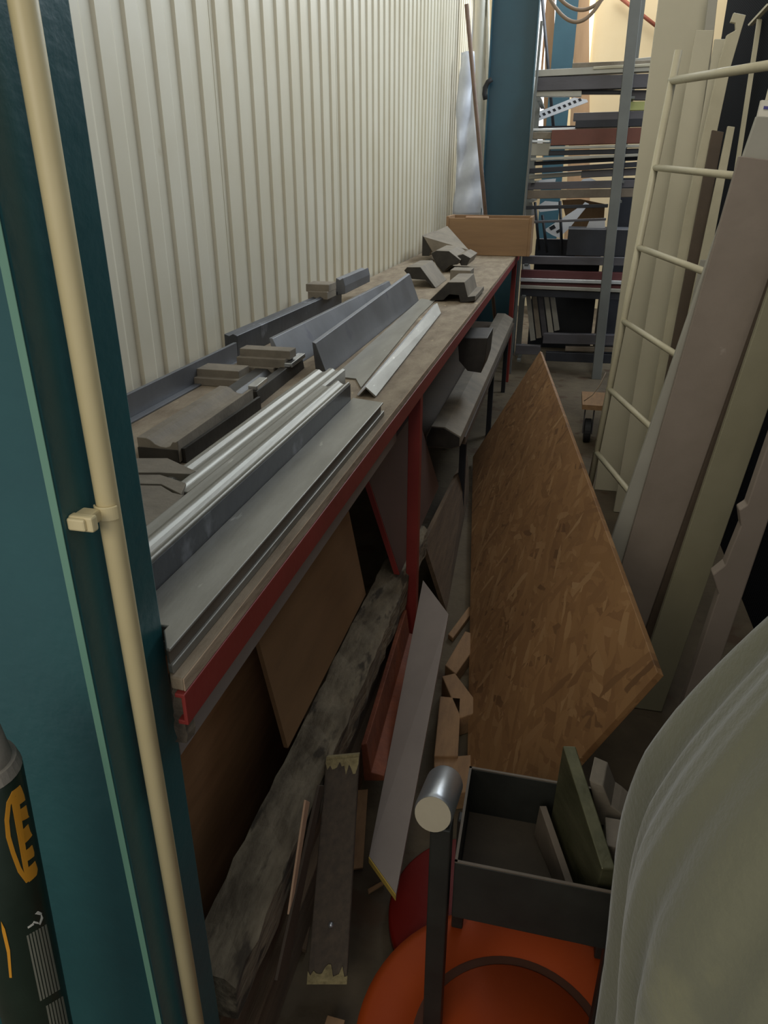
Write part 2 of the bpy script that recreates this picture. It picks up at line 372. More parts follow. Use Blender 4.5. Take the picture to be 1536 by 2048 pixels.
bm = NB(); t = thing('steel_column', 'distant teal column in front of the back wall between pine boards', 'column', V(((xl + xr) / 2, 9.3, 0)))
box(bm, xl, xr, 9.3, 9.31, 0, 4.2); part('flange', bm, M_teal_far, t)
bm = NB(); box(bm, (xl + xr) / 2 - .006, (xl + xr) / 2 + .006, 9.31, 9.5, 0, 4.2); part('web', bm, M_teal_far, t)

# conduit clipped to the near column
t = thing('conduit_pipe', 'cream plastic conduit running down the near teal column', 'pipe', V((-0.39, 0.54, 0)))
bm = NB(); tube(bm, [(-0.39, 0.54, 0.0), (-0.39, 0.54, 2.9)], 0.0105, 20); part('pipe', bm, M_pvc, t, smooth=True)
c = V((-0.39, 0.54, 1.222))
bm = NB()
arc = [(c.x + 0.0128 * math.cos(a), c.y + 0.0128 * math.sin(a)) for a in [math.radians(-150 + 9 * i) for i in range(16)]]
arci = [(c.x + 0.0107 * math.cos(a), c.y + 0.0107 * math.sin(a)) for a in [math.radians(-150 + 9 * i) for i in range(16)]]
ext(bm, [V((x, yy, c.z - 0.007)) for x, yy in arc] + [V((x, yy, c.z - 0.007)) for x, yy in reversed(arci)], (0, 0, 0.014))
clip = part('clip', bm, M_pvc, t, bevel=0.001)
bm = NB(); box(bm, -0.408, -0.390, c.y - 0.038, c.y - 0.0115, c.z - 0.006, c.z + 0.006); part('screw_tab', bm, M_pvc, clip, bevel=0.002)
bm = NB(); box(bm, -0.408, -0.384, c.y - 0.035, c.y - 0.026, c.z - 0.0075, c.z + 0.0075); part('locking_lug', bm, M_pvc, clip, bevel=0.002)

# ================================================================== BENCH
t = thing('workbench', 'long workbench along the cream wall, dusty board top on a red steel frame', 'workbench', V((-0.7, 3.4, 0)))
bm = NB()
ext(bm, [V(p) for p in ((-0.3665, 0.585, 0.983), (-0.3665, 6.1, 0.983), (-1.07, 6.1, 0.983), (-1.07, 0.64, 0.983), (-0.404, 0.64, 0.983), (-0.404, 0.6205, 0.983), (-0.382, 0.586, 0.983))], (0, 0, 0.017))
part('bench_top', bm, M_bench, t, bevel=0.002)
bm = NB(); prof(bm, [(-0.3635, 0.94), (-0.3635, 0.9825), (-0.376, 0.9825), (-0.376, 0.977), (-0.3685, 0.977), (-0.3685, 0.946), (-0.376, 0.946), (-0.376, 0.94)], 0.580, 6.08)
part('front_rail', bm, M_red, t, 'red painted steel front rail', bevel=0.0012)
bm = NB(); box(bm, -0.3664, -0.3645, 0.585, 6.1, 0.9835, 1.0002); part('front_edge', bm, M_pale2, t, 'pale worn wooden edge', bevel=0.0004)
bm = NB(); box(bm, -1.06, -1.02, 0.7, 6.08, 0.93, 0.982); part('rear_rail', bm, M_red, t)
for yy in (2.03, 5.95):
    bm = NB(); box(bm, -0.405, -0.37, yy - 0.02, yy + 0.02, 0, 0.94); part('leg', bm, M_red, t, bevel=0.002)
    bm = NB(); box(bm, -1.06, -1.02, yy - 0.02, yy + 0.02, 0, 0.93); part('leg', bm, M_red, t)
    bm = NB(); box(bm, -1.02, -0.405, yy - 0.015, yy + 0.015, 0.90, 0.94); part('cross_bearer', bm, M_red, t)
bm = NB(); rag = []
for i in range(15):
    q = at(345 + random.uniform(-4, 3) + i * 0.6, 1358 + i * 9, 1, 0.590); rag.append(q)
for i in range(14, -1, -1):
    q = at(362 + random.uniform(-3, 3) + i * 0.9, 1366 + i * 8.6, 1, 0.590); rag.append(q)
ext(bm, rag, (0.002, 0.016, 0)); part('frayed_end', bm, mat('rotten_board_end', (70, 62, 52), (112, 100, 84), scale=50, rough=1.0, bump=0.6), t, 'crumbling grey end of the bench')
# grey board hung under the front edge
bm = NB(); hexa(bm, (-0.44, 0.655, 0.815), (0.012, 0, 0), (0, 1.3, 0), (0, 0, 0.115))
solo('grey_board', 'grey strip of board standing on edge under the red bench rail', 'board', bm, M_lam)

# ---------------------------------------------------------------- steel tooling on the bench
def poly_plate(pts, z0, z1):
    return ext(NB(), [V((x, yy, z0)) for x, yy in pts], (0, 0, z1 - z0))
bm = poly_plate([(-0.379, 0.590), (-0.379, 1.598), (-0.47, 1.598), (-0.47, 0.63), (-0.404, 0.63), (-0.404, 0.6205), (-0.3865, 0.592)], 1.0005, 1.012)
solo('flat_bar', 'thin grey flat bar along the front edge of the bench, below the grey plate', 'bar', bm, M_steel, group='steel tooling on the bench', bevel=0.0015)
t = thing('steel_plate', 'long smooth grey plate on the near bench, along the front edge', 'plate', V((-0.42, 1.1, 1.0125)), 'steel tooling on the bench')
bm = poly_plate([(-0.3785, 0.588), (-0.3785, 1.585), (-0.4575, 1.608), (-0.4575, 0.63), (-0.404, 0.63), (-0.404, 0.6205), (-0.384, 0.589)], 1.031, 1.035)
part('plate_face', bm, M_steel, t, bevel=0.0015)
bm = poly_plate([(-0.383, 0.592), (-0.383, 1.58), (-0.4555, 1.58), (-0.4555, 0.632), (-0.404, 0.632), (-0.404, 0.622), (-0.386, 0.594)], 1.0125, 1.031)
part('channel_body', bm, M_brown, t, 'dull brown channel beneath the plate')

def rnd(xz): return xz
bm = NB()
prof(bm, [(-0.4585, 1.0005), (-0.4585, 1.074), (-0.462, 1.078), (-0.468, 1.073), (-0.474, 1.070), (-0.481, 1.074), (-0.486, 1.0785), (-0.491, 1.0785), (-0.497, 1.071), (-0.504, 1.066), (-0.512, 1.063), (-0.521, 1.064), (-0.528, 1.066), (-0.533, 1.061), (-0.535, 1.0005)], 0.665, 1.59)
pb = solo('press_brake_punch', 'tall ridged steel beam with a dark side face, behind the grey plate', 'press tool', bm, M_steel, group='steel tooling on the bench', bevel=0.002, seg=3)
bm = NB(); box(bm, -0.4584, -0.4572, 0.667, 1.588, 1.002, 1.072); part('side_face', bm, M_dark, pb, 'dark side face')
bm = NB()
prof(bm, [(-0.54, 1.0005), (-0.54, 1.045), (-0.548, 1.049), (-0.558, 1.042), (-0.568, 1.042), (-0.574, 1.047), (-0.584, 1.047), (-0.59, 1.038), (-0.603, 1.036), (-0.612, 1.042), (-0.622, 1.042), (-0.628, 1.030), (-0.640, 1.028), (-0.640, 1.0005)], 0.98, 1.83)
solo('grooved_die_rail', 'low grooved die rail with dull streaked top, beside the ridged beam', 'press tool', bm, M_steel, group='steel tooling on the bench', bevel=0.002, seg=2)
# small light plates near the column
for nm, lb, pts, z in (
    ('steel_offcut', 'pale chamfered plate by the teal column, nearest the camera of three', [(272, 970), (322, 971), (345, 985), (366, 990), (300, 1062), (285, 1040)], 1.048),
    ('steel_offcut', 'pale plate with a bent end, middle of three beside the teal column', [(262, 949), (320, 949), (372, 966), (362, 988), (322, 968), (270, 967)], 1.048),
    ('steel_offcut', 'pale plate with slanted end, farthest of three beside the teal column', [(252, 916), (335, 916), (392, 942), (380, 948), (318, 945), (256, 945)], 1.048)):
    bm = zpx(pts, z, (0, 0, -0.046)); solo(nm, lb, 'offcut', bm, M_dusty, group='steel tooling on the bench', bevel=0.001)
# profiled die blocks
die = [(-0.772, 1.004), (-0.772, 1.049), (-0.752, 1.049), (-0.744, 1.046), (-0.735, 1.038), (-0.724, 1.034), (-0.712, 1.033), (-0.703, 1.036), (-0.697, 1.045), (-0.691, 1.045), (-0.686, 1.048), (-0.686, 1.004)]
t = thing('press_brake_die', 'long dusty die block with a hollowed dark end, beside the teal column', 'press tool', V((-0.73, 1.4, 1.0)), 'steel tooling on the bench')
bm = NB(); prof(bm, die, 1.19, 1.585, dx=-0.012); part('die_body', bm, M_dusty, t, bevel=0.0012)
bm = NB(); box(bm, -0.7705, -0.6865, 1.186, 1.189, 1.005, 1.030); part('end_face', bm, M_oil, t, 'dark end')
bm = NB(); box(bm, -0.6855, -0.678, 1.20, 1.58, 1.001, 1.030); part('side_face', bm, M_oil, t, 'oily black side strip')
t = thing('press_brake_die', 'short die block with two shiny tips, beyond the long dusty one', 'press tool', V((-0.73, 1.8, 1.0)), 'steel tooling on the bench')
bm = NB(); prof(bm, [(-0.79, 1.0005), (-0.79, 1.03), (-0.755, 1.03), (-0.745, 1.02), (-0.73, 1.02), (-0.722, 1.034), (-0.70, 1.034), (-0.694, 1.0005)], 1.61, 2.0, dx=-0.02); part('die_body', bm, M_oil, t, bevel=0.0012)
for a, b, lb in ((1.615, 1.70, None), (1.86, 1.99, None)):
    bm = NB(); prof(bm, [(-0.724, 1.034), (-0.724, 1.046), (-0.70, 1.046), (-0.70, 1.034)], a, b, dx=-0.006); part('shiny_tip', bm, M_polish, t, 'polished bright tip', bevel=0.002)
bm = NB()
bx = at(668, 700, 2, 1.0)
# step blocks
def stepblock(lb, zc, rows, m, length, top=None):
    """rows: (px left, px right, py top, py bottom, set back)"""
    y = at((rows[-1][0] + rows[-1][1]) / 2, rows[-1][3], 2, zc).y
    t = thing('step_block', lb, 'press tool', at((rows[-1][0] + rows[-1][1]) / 2, rows[-1][3], 1, y), 'steel tooling on the bench')
    for i, (a, b, p, q, back) in enumerate(rows):
        o = at(a, q, 1, y + back); o.z = max(o.z, 1.0005); r = at(b, q, 1, y + back); u = at(a, p, 1, y + back)
        bm = NB(); hexa(bm, o, V((r.x - o.x, 0, 0)), V((0, length - back, 0)), V((0, 0, (u - o).z)))
        part('block_base' if i == len(rows) - 1 else 'upper_step', bm, m if i else (top or m), t, bevel=0.0015)
    return t
stepblock('low stepped block lying crosswise by the wall, under the taller one', 1.002, [(385, 478, 737, 756, 0.02), (369, 500, 754, 772, 0)], M_dusty, 0.09)
stepblock('taller stepped block lying crosswise between the wall channel and leaning plate', 1.002, [(480, 580, 697, 714, 0.03), (474, 570, 714, 732, 0.012), (463, 548, 732, 756, 0.0)], M_dusty, 0.08)
stepblock('small grey stepped block on the far end of the dark wall channel', 1.067, [(612, 658, 568, 583, 0.02), (616, 655, 583, 598, 0)], M_dusty, 0.12)
# wall angle and channel
bm = NB(); box(bm, -0.945, -0.935, 1.3, 2.03, 1.0005, 1.058); box(bm, -0.9349, -0.915, 1.3, 2.03, 1.0005, 1.005)
solo('steel_angle', 'long grey angle bar standing against the cream wall, nearest the column', 'bar', bm, M_steel_blue, group='steel tooling on the bench', bevel=0.001)
bm = NB()
pn = [at(448, 668, 1, 2.06), at(458, 672, 1, 2.06), at(466, 668, 1, 2.06), at(474, 672, 1, 2.06), at(477, 728, 1, 2.06), at(452, 722, 1, 2.06)]
pn = [V((v.x, v.y, max(v.z, 1.0005))) for v in pn]
pf = [v + V((0.02, 1.05, 0)) for v in pn]
exl(bm, pn, pf); solo('steel_channel', 'dark steel channel with notched end against the cream wall', 'bar', bm, M_dark, group='steel tooling on the bench', bevel=0.0015)
bm = ipx([(672, 556), (680, 560), (686, 556), (690, 572), (690, 588), (668, 592)], 3.05, (0.0, 0.42, 0.0))
solo('notched_block', 'upright blue-grey block with notched dark end, near the wall far along', 'press tool', bm, M_steel_blue, group='steel tooling on the bench', bevel=0.002)
# thin leaning plate and wedge
bt = at(566, 742, 2, 1.0005); tp = at(538, 676, 1, bt.y + 0.02); tp2 = at(545, 677, 1, bt.y + 0.02)
bm = NB(); exl(bm, [bt + V((-0.02, 0, 0)), bt + V((0.015, 0, 0)), tp2, tp], [v + V((0.03, 1.35, 0)) for v in (bt + V((-0.02, 0, 0)), bt + V((0.015, 0, 0)), tp2, tp)])
solo('leaning_plate', 'blue-grey steel plate tilted on edge, the one nearer the wall', 'plate', bm, M_steel_blue, group='steel tooling on the bench', bevel=0.001)
br = at(655, 752, 2, 1.0005); bl = at(632, 746, 2, 1.0005); t1 = at(624, 684, 1, br.y); t2 = at(631, 687, 1, br.y)
fr_ = at(838, 602, 2, 1.0005); ft = at(820, 548, 1, fr_.y)
bm = NB(); exl(bm, [bl, br, t2, t1], [fr_ + (bl - br), fr_, V((ft.x, fr_.y, ft.z)), V((ft.x, fr_.y, ft.z)) + (t1 - t2)])
solo('wedge_plate', 'thick grey wedge-shaped plate standing on edge in mid bench', 'plate', bm, M_steel_blue, group='steel tooling on the bench', bevel=0.001)
bm = zpx([(668, 752), (712, 757), (722, 775), (838, 632), (870, 601), (842, 597)], 1.0045, (0, 0, -0.004))
solo('sheet_strip', 'flat grey sheet strip between the wedge plate and the bright angle', 'sheet', bm, M_steel, group='steel tooling on the bench')
a0, a1 = at(714, 789, 2, 1.006), at(752, 792, 2, 1.006); b0, b1 = at(868, 609, 2, 1.006), at(882, 626, 2, 1.006)
t = thing('bright_angle', 'shiny folded steel angle with a bright face on the bench edge side', 'bar', (a0 + b1) / 2, 'steel tooling on the bench')
up_ = V((0, 0, 0.022))
ma = a0.lerp(a1, 0.45); mb = b0.lerp(b1, 0.45)
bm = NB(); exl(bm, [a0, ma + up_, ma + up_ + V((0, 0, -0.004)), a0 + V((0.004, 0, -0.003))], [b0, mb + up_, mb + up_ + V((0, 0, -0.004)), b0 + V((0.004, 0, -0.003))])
part('glint_flange', bm, M_glint, t, 'pale face, window reflection painted in')
bm = NB(); exl(bm, [ma + up_, a1, a1 + V((-0.004, 0, -0.003)), ma + up_ + V((0, 0, -0.004))], [mb + up_, b1, b1 + V((-0.004, 0, -0.003)), mb + up_ + V((0, 0, -0.004))])
part('dull_flange', bm, M_steel, t)
# V blocks at the far end
def pxblock(lb, pts, y, L, m=M_dusty, zf=1.0005, endm=M_oil):
    ps = [at(a, b, 1, y) for a, b in pts]
    ps = [V((v.x, v.y, max(v.z, zf))) for v in ps]
    zmin = min(p.z for p in ps)
    t = thing('v_block', lb, 'press tool', V((sum(p.x for p in ps) / len(ps), y, zmin)), 'steel tooling on the bench')
    bm = NB(); ext(bm, ps, (0, L, 0)); part('block_body', bm, m, t, bevel=0.002)
    ins = [p + V((0, -0.003, 0)) for p in ps]; c_ = sum(ins, V()) / len(ins); ins = [c_ + (p - c_) * 0.97 for p in ins]
    bm = NB(); ext(bm, ins, (0, 0.0025, 0)); part('end_face', bm, endm, t, 'dark end face')
    return t
pxblock('arched block with raised middle at the bench front, nearest the crate edge', [(857, 602), (896, 564), (929, 564), (936, 594), (951, 592), (951, 601), (936, 604), (921, 606), (918, 590), (898, 588), (886, 600)], 3.36, 0.34)
bm = NB(); q = at(905, 545, 1, 3.8); box(bm, q.x, q.x + 0.1, 3.72, 3.86, 1.0005, q.z + 0.02)
solo('small_block', 'small grey block peeking out behind the arched block', 'press tool', bm, M_dusty, group='steel tooling on the bench', bevel=0.002)
pxblock('humped dark block at the wall side, just beyond the wedge plate', [(808, 541), (814, 534), (841, 534), (872, 576), (866, 575), (852, 560), (824, 558), (818, 552)], 3.8, 0.35)
pxblock('low humped block in front of the crate, lying over two others', [(862, 506), (872, 501), (898, 502), (921, 520), (915, 529), (900, 531), (886, 545), (872, 530)], 4.5, 0.4)
pxblock('flat-topped grey block between the humped blocks and the crate', [(912, 512), (926, 508), (941, 516), (934, 531), (922, 531)], 4.55, 0.35)
pxblock('tall tilted block leaning on the wall beside the crate', [(845, 470), (850, 478), (862, 500), (858, 512), (844, 512)], 5.1, 0.45)
bm = NB(); q = [at(848, 474, 1, 5.08), at(866, 505, 1, 5.08), at(938, 500, 1, 5.1), at(895, 452, 1, 5.5)]
ext(bm, q, (-0.008, 0.02, 0.0)); solo('slanted_plate', 'slanted grey plate resting on the tall tilted block by the crate', 'plate', bm, M_dusty, group='steel tooling on the bench', bevel=0.002)

# crate at the bench end
cy = 5.62
l0 = at(896, 498, 1, cy); r0 = at(1054, 503, 1, cy); zt = at(905, 436, 1, cy).z
t = thing('wooden_crate', 'open pine crate standing on the far end of the bench', 'crate', V(((l0.x + r0.x) / 2, cy + 0.15, 1.0)))
W0, W1, H = l0.x, r0.x, zt
bm = NB(); box(bm, W0, W1, cy, cy + 0.018, 1.001, H); part('front_board', bm, M_crate, t, bevel=0.003)
bm = NB(); box(bm, W0, W1, cy + 0.30, cy + 0.318, 1.001, H + 0.01); part('back_board', bm, M_crate, t, bevel=0.003)
for xx in (W0 - 0.02, W1):
    bm = NB(); box(bm, xx, xx + 0.02, cy - 0.004, cy + 0.32, 1.001, H + 0.012); part('end_board', bm, M_crate, t, bevel=0.003)
bm = NB(); box(bm, W0, W1, cy + 0.018, cy + 0.30, 1.001, 1.013); part('bottom_board', bm, M_crate, t)
bm = NB(); box(bm, W0 + 0.12, W0 + 0.28, cy - 0.002, cy + 0.05, H + 0.001, H + 0.012); part('batten', bm, M_pale, t)

# ================================================================== UNDER THE BENCH
bm = NB(); ext(bm, [V((-0.60, 0.70, 0.02)), V((-0.60, 1.55, 0.02)), V((-0.605, 1.55, 0.80)), V((-0.605, 0.70, 0.80))], (-0.012, 0, 0))
solo('plywood_sheet', 'brown plywood sheet standing behind the dusty beam, nearest the column', 'sheet', bm, M_ply)
bm = NB(); ext(bm, [V((-0.492, 1.163, 0.362)), V((-0.492, 1.837, 0.362)), V((-0.588, 1.837, 0.90)), V((-0.588, 1.163, 0.90))], (-0.01, 0, 0))
solo('hardboard_panel', 'tan hardboard panel leaning under the bench on the dusty beam', 'panel', bm, M_ply_light)
q0 = at(800, 1148, 2, 0.362); q1 = at(737, 955, 1, q0.y)
bm = NB(); ext(bm, [q0, q0 + V((0, 0.75, 0)), V((q1.x, q1.y + 0.75, q1.z)), q1], (-0.016, 0, 0))
t = solo('hardboard_panel', 'dark red-brown panel leaning under the bench just behind the red leg', 'panel', bm, M_hard)
bm = NB(); ext(bm, [q0 + V((-0.001, -0.006, 0)), q0 + V((-0.018, -0.006, 0)), q1 + V((-0.018, -0.006, 0)), q1 + V((-0.001, -0.006, 0))], (0, 0.0055, 0)); part('front_edge', bm, M_red, t, 'reddish edge')
# dusty timber stack
bm = NB(); nseg = 40
P = []
for i in range(nseg + 1):
    yy = 0.66 + (2.35 - 0.66) * i / nseg
    j = lambda s: random.uniform(-s, s)
    P.append([bm.verts.new((-0.488 + j(.003), yy, 0.262)), bm.verts.new((-0.397 + j(.004), yy, 0.262)), bm.verts.new((-0.395 + j(.004), yy, 0.345 + j(.004))), bm.verts.new((-0.41 + j(.003), yy, 0.361 + j(.003))), bm.verts.new((-0.45, yy, 0.360 + j(.004))), bm.verts.new((-0.489 + j(.003), yy, 0.358 + j(.004)))])
for a, b in zip(P, P[1:]):
    for k in range(6): bm.faces.new([a[k], a[(k + 1) % 6], b[(k + 1) % 6], b[k]])
bm.faces.new(P[0]); bm.faces.new(list(reversed(P[-1])))
solo('timber_beam', 'wide dust-caked timber beam on top of the stack under the bench', 'timber', bm, M_timber)
bm = NB(); box(bm, -0.50, -0.425, 0.64, 2.3, 0.132, 0.26); solo('timber_beam', 'old brown timber in the stack, directly under the dust-caked beam', 'timber', bm, M_timber2, bevel=0.004)
bm = NB(); box(bm, -0.50, -0.405, 0.60, 2.2, 0.001, 0.13); solo('timber_beam', 'lowest old timber of the stack, lying on the floor under the bench', 'timber', bm, M_timber2, bevel=0.004)

# lower shelf with a long die beam
sz = 0.60
def S(px, py): return at(px, py, 2, sz)
A0, A1, A2 = S(862, 838), S(905, 842), S(932, 872)
t = thing('die_beam', 'long pale die beam lying on the shelf below the far half of the bench', 'press tool', V((-0.4, 4.0, sz - 0.1)))
x0, x1, x2 = -0.485, -0.41, -0.345
bm = NB(); prof(bm, [(x0, 0.56), (x0 + 0.02, sz), (x1, sz), (x2, sz - 0.035), (x2, sz - 0.075), (x2 - 0.03, sz - 0.09), (x0, sz - 0.09)], 2.78, 5.6, dx=-0.0)
part('beam_body', bm, M_dusty, t, bevel=0.002)
bm = NB(); prof(bm, [(x0 + .004, 0.555), (x0 + 0.022, sz - .004), (x1 - .003, sz - .004), (x2 - .004, sz - 0.038), (x2 - .004, sz - 0.073), (x2 - 0.034, sz - 0.086), (x0 + .004, sz - 0.086)], 2.775, 2.779); part('end_face', bm, M_oil, t, 'dark end face')
bm = NB(); box(bm, -1.0, -0.345, 2.95, 5.75, 0.475, 0.508); solo('lower_shelf', 'dark lower shelf board under the far half of the bench', 'shelf', bm, M_dslat)
pxblock('dark notched block sitting on the pale die beam under the bench', [(918, 722), (916, 690), (925, 676), (975, 676), (970, 722), (962, 746), (935, 742)], 3.15, 0.25, m=M_oil, zf=0.6005)
for i, yy in enumerate((3.2, 4.5, 5.6)):
    bm = NB(); box(bm, -0.40, -0.37, yy, yy + 0.03, 0.0, 0.474)
    solo('shelf_post', 'dark post holding the lower shelf, %s' % ('nearest the red leg', 'in the middle of the shelf', 'below the crate end')[i], 'post', bm, M_barb)
# boards standing on the floor behind the red leg
a, b = at(850, 1085, 0, -0.40), at(945, 885, 0, -0.40)
g0, g1 = at(893, 1222, 2, 0.001), at(938, 985, 2, 0.001)
bm = NB(); ext(bm, [g0, g1, V((b.x, g1.y, b.z)), V((a.x, g0.y - 0.05, a.z))], (-0.016, 0, 0))
solo('leaning_board', 'dim brown board leaning under the shelf to the left of the strand board', 'board', bm, M_timber2)

# ================================================================== FLOOR CLUTTER
# strand board sheet
bf = at(950, 912, 2, 0.037); bn_ = at(972, 1500, 2, 0.002)
tf_ = at(1085, 705, 1, bf.y); ztop = tf_.z
tn = at(1328, 1352, 2, ztop)
u = (tn - tf_); Ln = u.length; u.normalize()
w = (bf - tf_); w = w - u * w.dot(u); Wd = w.length; w.normalize(); nn = u.cross(w)
if nn.x > 0: nn = -nn
bm = NB(); hexa(bm, (0, 0, 0), (Ln, 0, 0), (0, Wd, 0), (0, 0, -0.015))
o = fin('strand_board', bm, M_osb, bevel=0.0012)
n2 = u.cross(w)
Mx = Matrix((u, w, n2)).transposed().to_4x4(); Mx.translation = tf_
if n2.x > 0:
    pass
o.matrix_world = Mx
o['label'] = 'large strand board sheet leaning in the middle of the aisle'; o['category'] = 'board'

# grey laminate board with yellow end
c0, c1 = at(738, 1712, 2, 0.10), at(792, 1788, 2, 0.10); d0, d1 = at(846, 1160, 2, 0.34), at(897, 1228, 2, 0.34)
t = thing('laminate_board', 'narrow grey laminate board leaning along the floor with a yellow cut end', 'board', (c0 + d1) / 2 - V((0, 0, 0.12)))
th = V((0, 0, -0.016))
dd = (c0 - d0).normalized() * 0.004
bm = NB(); ext(bm, [c0, c1, d1, d0], th); part('board', bm, M_lam, t, bevel=0.0008)
bm = NB(); ext(bm, [c0 + dd * 0.2, c1 + dd * 0.2, c1 + dd, c0 + dd], th); part('cut_end', bm, M_yel, t, 'yellow cut end')
# dark plank leaning on the timber
p0, p1 = at(614, 1962, 2, 0.062), at(694, 1962, 2, 0.062); p2, p3 = at(652, 1520, 2, 0.385), at(718, 1514, 2, 0.385)
nv = (p1 - p0).cross(p2 - p0).normalized() * -0.05
t = thing('dark_plank', 'dark stained plank with frayed pale ends, leaning on the timber stack', 'plank', V((p0.x, p0.y, 0)))
bm = NB(); ext(bm, [p0, p1, p3, p2], nv); part('plank_body', bm, M_dplank, t, bevel=0.003)
for a, b, c_ in ((p0, p1, -1), (p2, p3, 1)):
    dv = (p2 - p0).normalized() * (0.006 * c_)
    bm = NB()
    ext(bm, [a, b, b + dv, a + dv], nv)
    vd = dv.normalized(); hi = nv.normalized() * -0.003
    rag = [a + (b - a) * (k / 9) for k in range(10)] + [b + (a - b) * (k / 14) - vd * random.uniform(0.006, 0.034) for k in range(15)]
    ext(bm, [q + hi for q in rag], -hi * 0.9)
    part('frayed_end', bm, M_foam, t, 'crumbling pale end')
bm = NB(); q = p0.lerp(p1, 0.5).lerp(p2.lerp(p3, 0.5), 0.24); bmesh.ops.create_icosphere(bm, subdivisions=2, radius=0.006, matrix=Matrix.Translation(q)); part('bolt_head', bm, M_alu, t, smooth=True)
# splinter, slat, rusty channel
def pxz(name, lb, cat, pts, m, th=0.012, group=None, bev=0.001, xp=None):
    ps = [at(a, b, 2, z) for a, b, z in pts] if xp is None else [at(a, b, 0, xp) for a, b, z in pts]
    n = (ps[1] - ps[0]).cross(ps[-1] - ps[0]).normalized()
    if n.z > 0: n = -n
    bm = NB(); ext(bm, ps, n * th); return solo(name, lb, cat, bm, m, group=group, bevel=bev)
pxz('wood_splinter', 'thin pale pink splinter of wood left of the dark plank', 'wood scrap', [(612, 1600, 0.24), (620, 1604, 0.24), (590, 1786, 0.06), (578, 1830, 0.05)], M_pale, 0.004, xp=-0.372)
pxz('wood_offcut', 'short orange-brown slat between the dark plank and grey laminate board', 'wood scrap', [(716, 1580, 0.10), (736, 1578, 0.10), (726, 1735, 0.02), (706, 1738, 0.02)], M_wood)
pxz('lath_and_shade_strip', 'long dark strip standing in for the shaded gap beside the timber stack', 'wood scrap', [(634, 1570, 0.20), (643, 1570, 0.20), (566, 1960, 0.03), (548, 1960, 0.03)], M_dslat, th=0.006, xp=-0.386)  # dark strip put where the gap beside the plank is in shade
pxz('lath_and_shade_strip', 'flat grey lath under the bottom end of the dark plank', 'wood scrap', [(598, 1730, 0.03), (640, 1720, 0.03), (612, 1900, 0.014), (580, 1890, 0.014)], M_timber2)
pxz('wood_splinter', 'tiny pale sliver on the dark floor below the yellow board end', 'wood scrap', [(735, 1778, 0.012), (770, 1758, 0.012), (772, 1764, 0.012), (737, 1786, 0.012)], M_wood, 0.006)
pxz('wood_scrap', 'small block end at the bottom frame edge below the dark plank', 'wood scrap', [(655, 2030, 0.04), (690, 2040, 0.04), (680, 2075, 0.04), (640, 2075, 0.04)], M_wood, 0.038)
yy = 1.33
ps = [at(722, 1490, 1, yy), at(733, 1488, 1, yy), at(742, 1545, 1, yy), at(768, 1552, 1, yy), at(768, 1562, 1, yy), at(728, 1562, 1, yy)]
bm = NB(); ext(bm, ps, (-0.03, 0.62, 0.0)); solo('rusty_channel', 'rust-brown steel channel lying half under the grey laminate board', 'bar', bm, M_rust, bevel=0.002)
bm = NB(); q0 = at(774, 1520, 2, 0.10); q1 = at(790, 1395, 2, 0.16); tube(bm, [q0, q1], 0.009, 12); solo('steel_pipe', 'short rusty pipe tight along the left side of the laminate board', 'pipe', bm, M_rust, smooth=False)
# wood blocks
def blk(lb, pts, h):
    bm = NB(); ext(bm, [at(a, b, 2, h) for a, b in pts], (0, 0, -(h - 0.001))); return solo('wood_block', lb, 'wood block', bm, M_wood, group='wood blocks on the floor', bevel=0.003)
blk('pine block lying diagonally, upper one of the heap beside the strand board', [(890, 1330), (930, 1262), (965, 1272), (912, 1348)], 0.05)
blk('pine block angled against the strand board edge, end facing the camera', [(884, 1352), (910, 1346), (966, 1420), (920, 1436)], 0.07)
blk('narrow upright-lying pine block beside the laminate board edge', [(880, 1392), (922, 1396), (916, 1512), (868, 1512)], 0.07)
blk('wide pine block just behind the trolley tray rim', [(868, 1516), (974, 1506), (976, 1580), (868, 1590)], 0.06)
blk('thin wood stick lying farthest of the scraps by the strand board', [(896, 1268), (938, 1212), (950, 1216), (906, 1276)], 0.02)

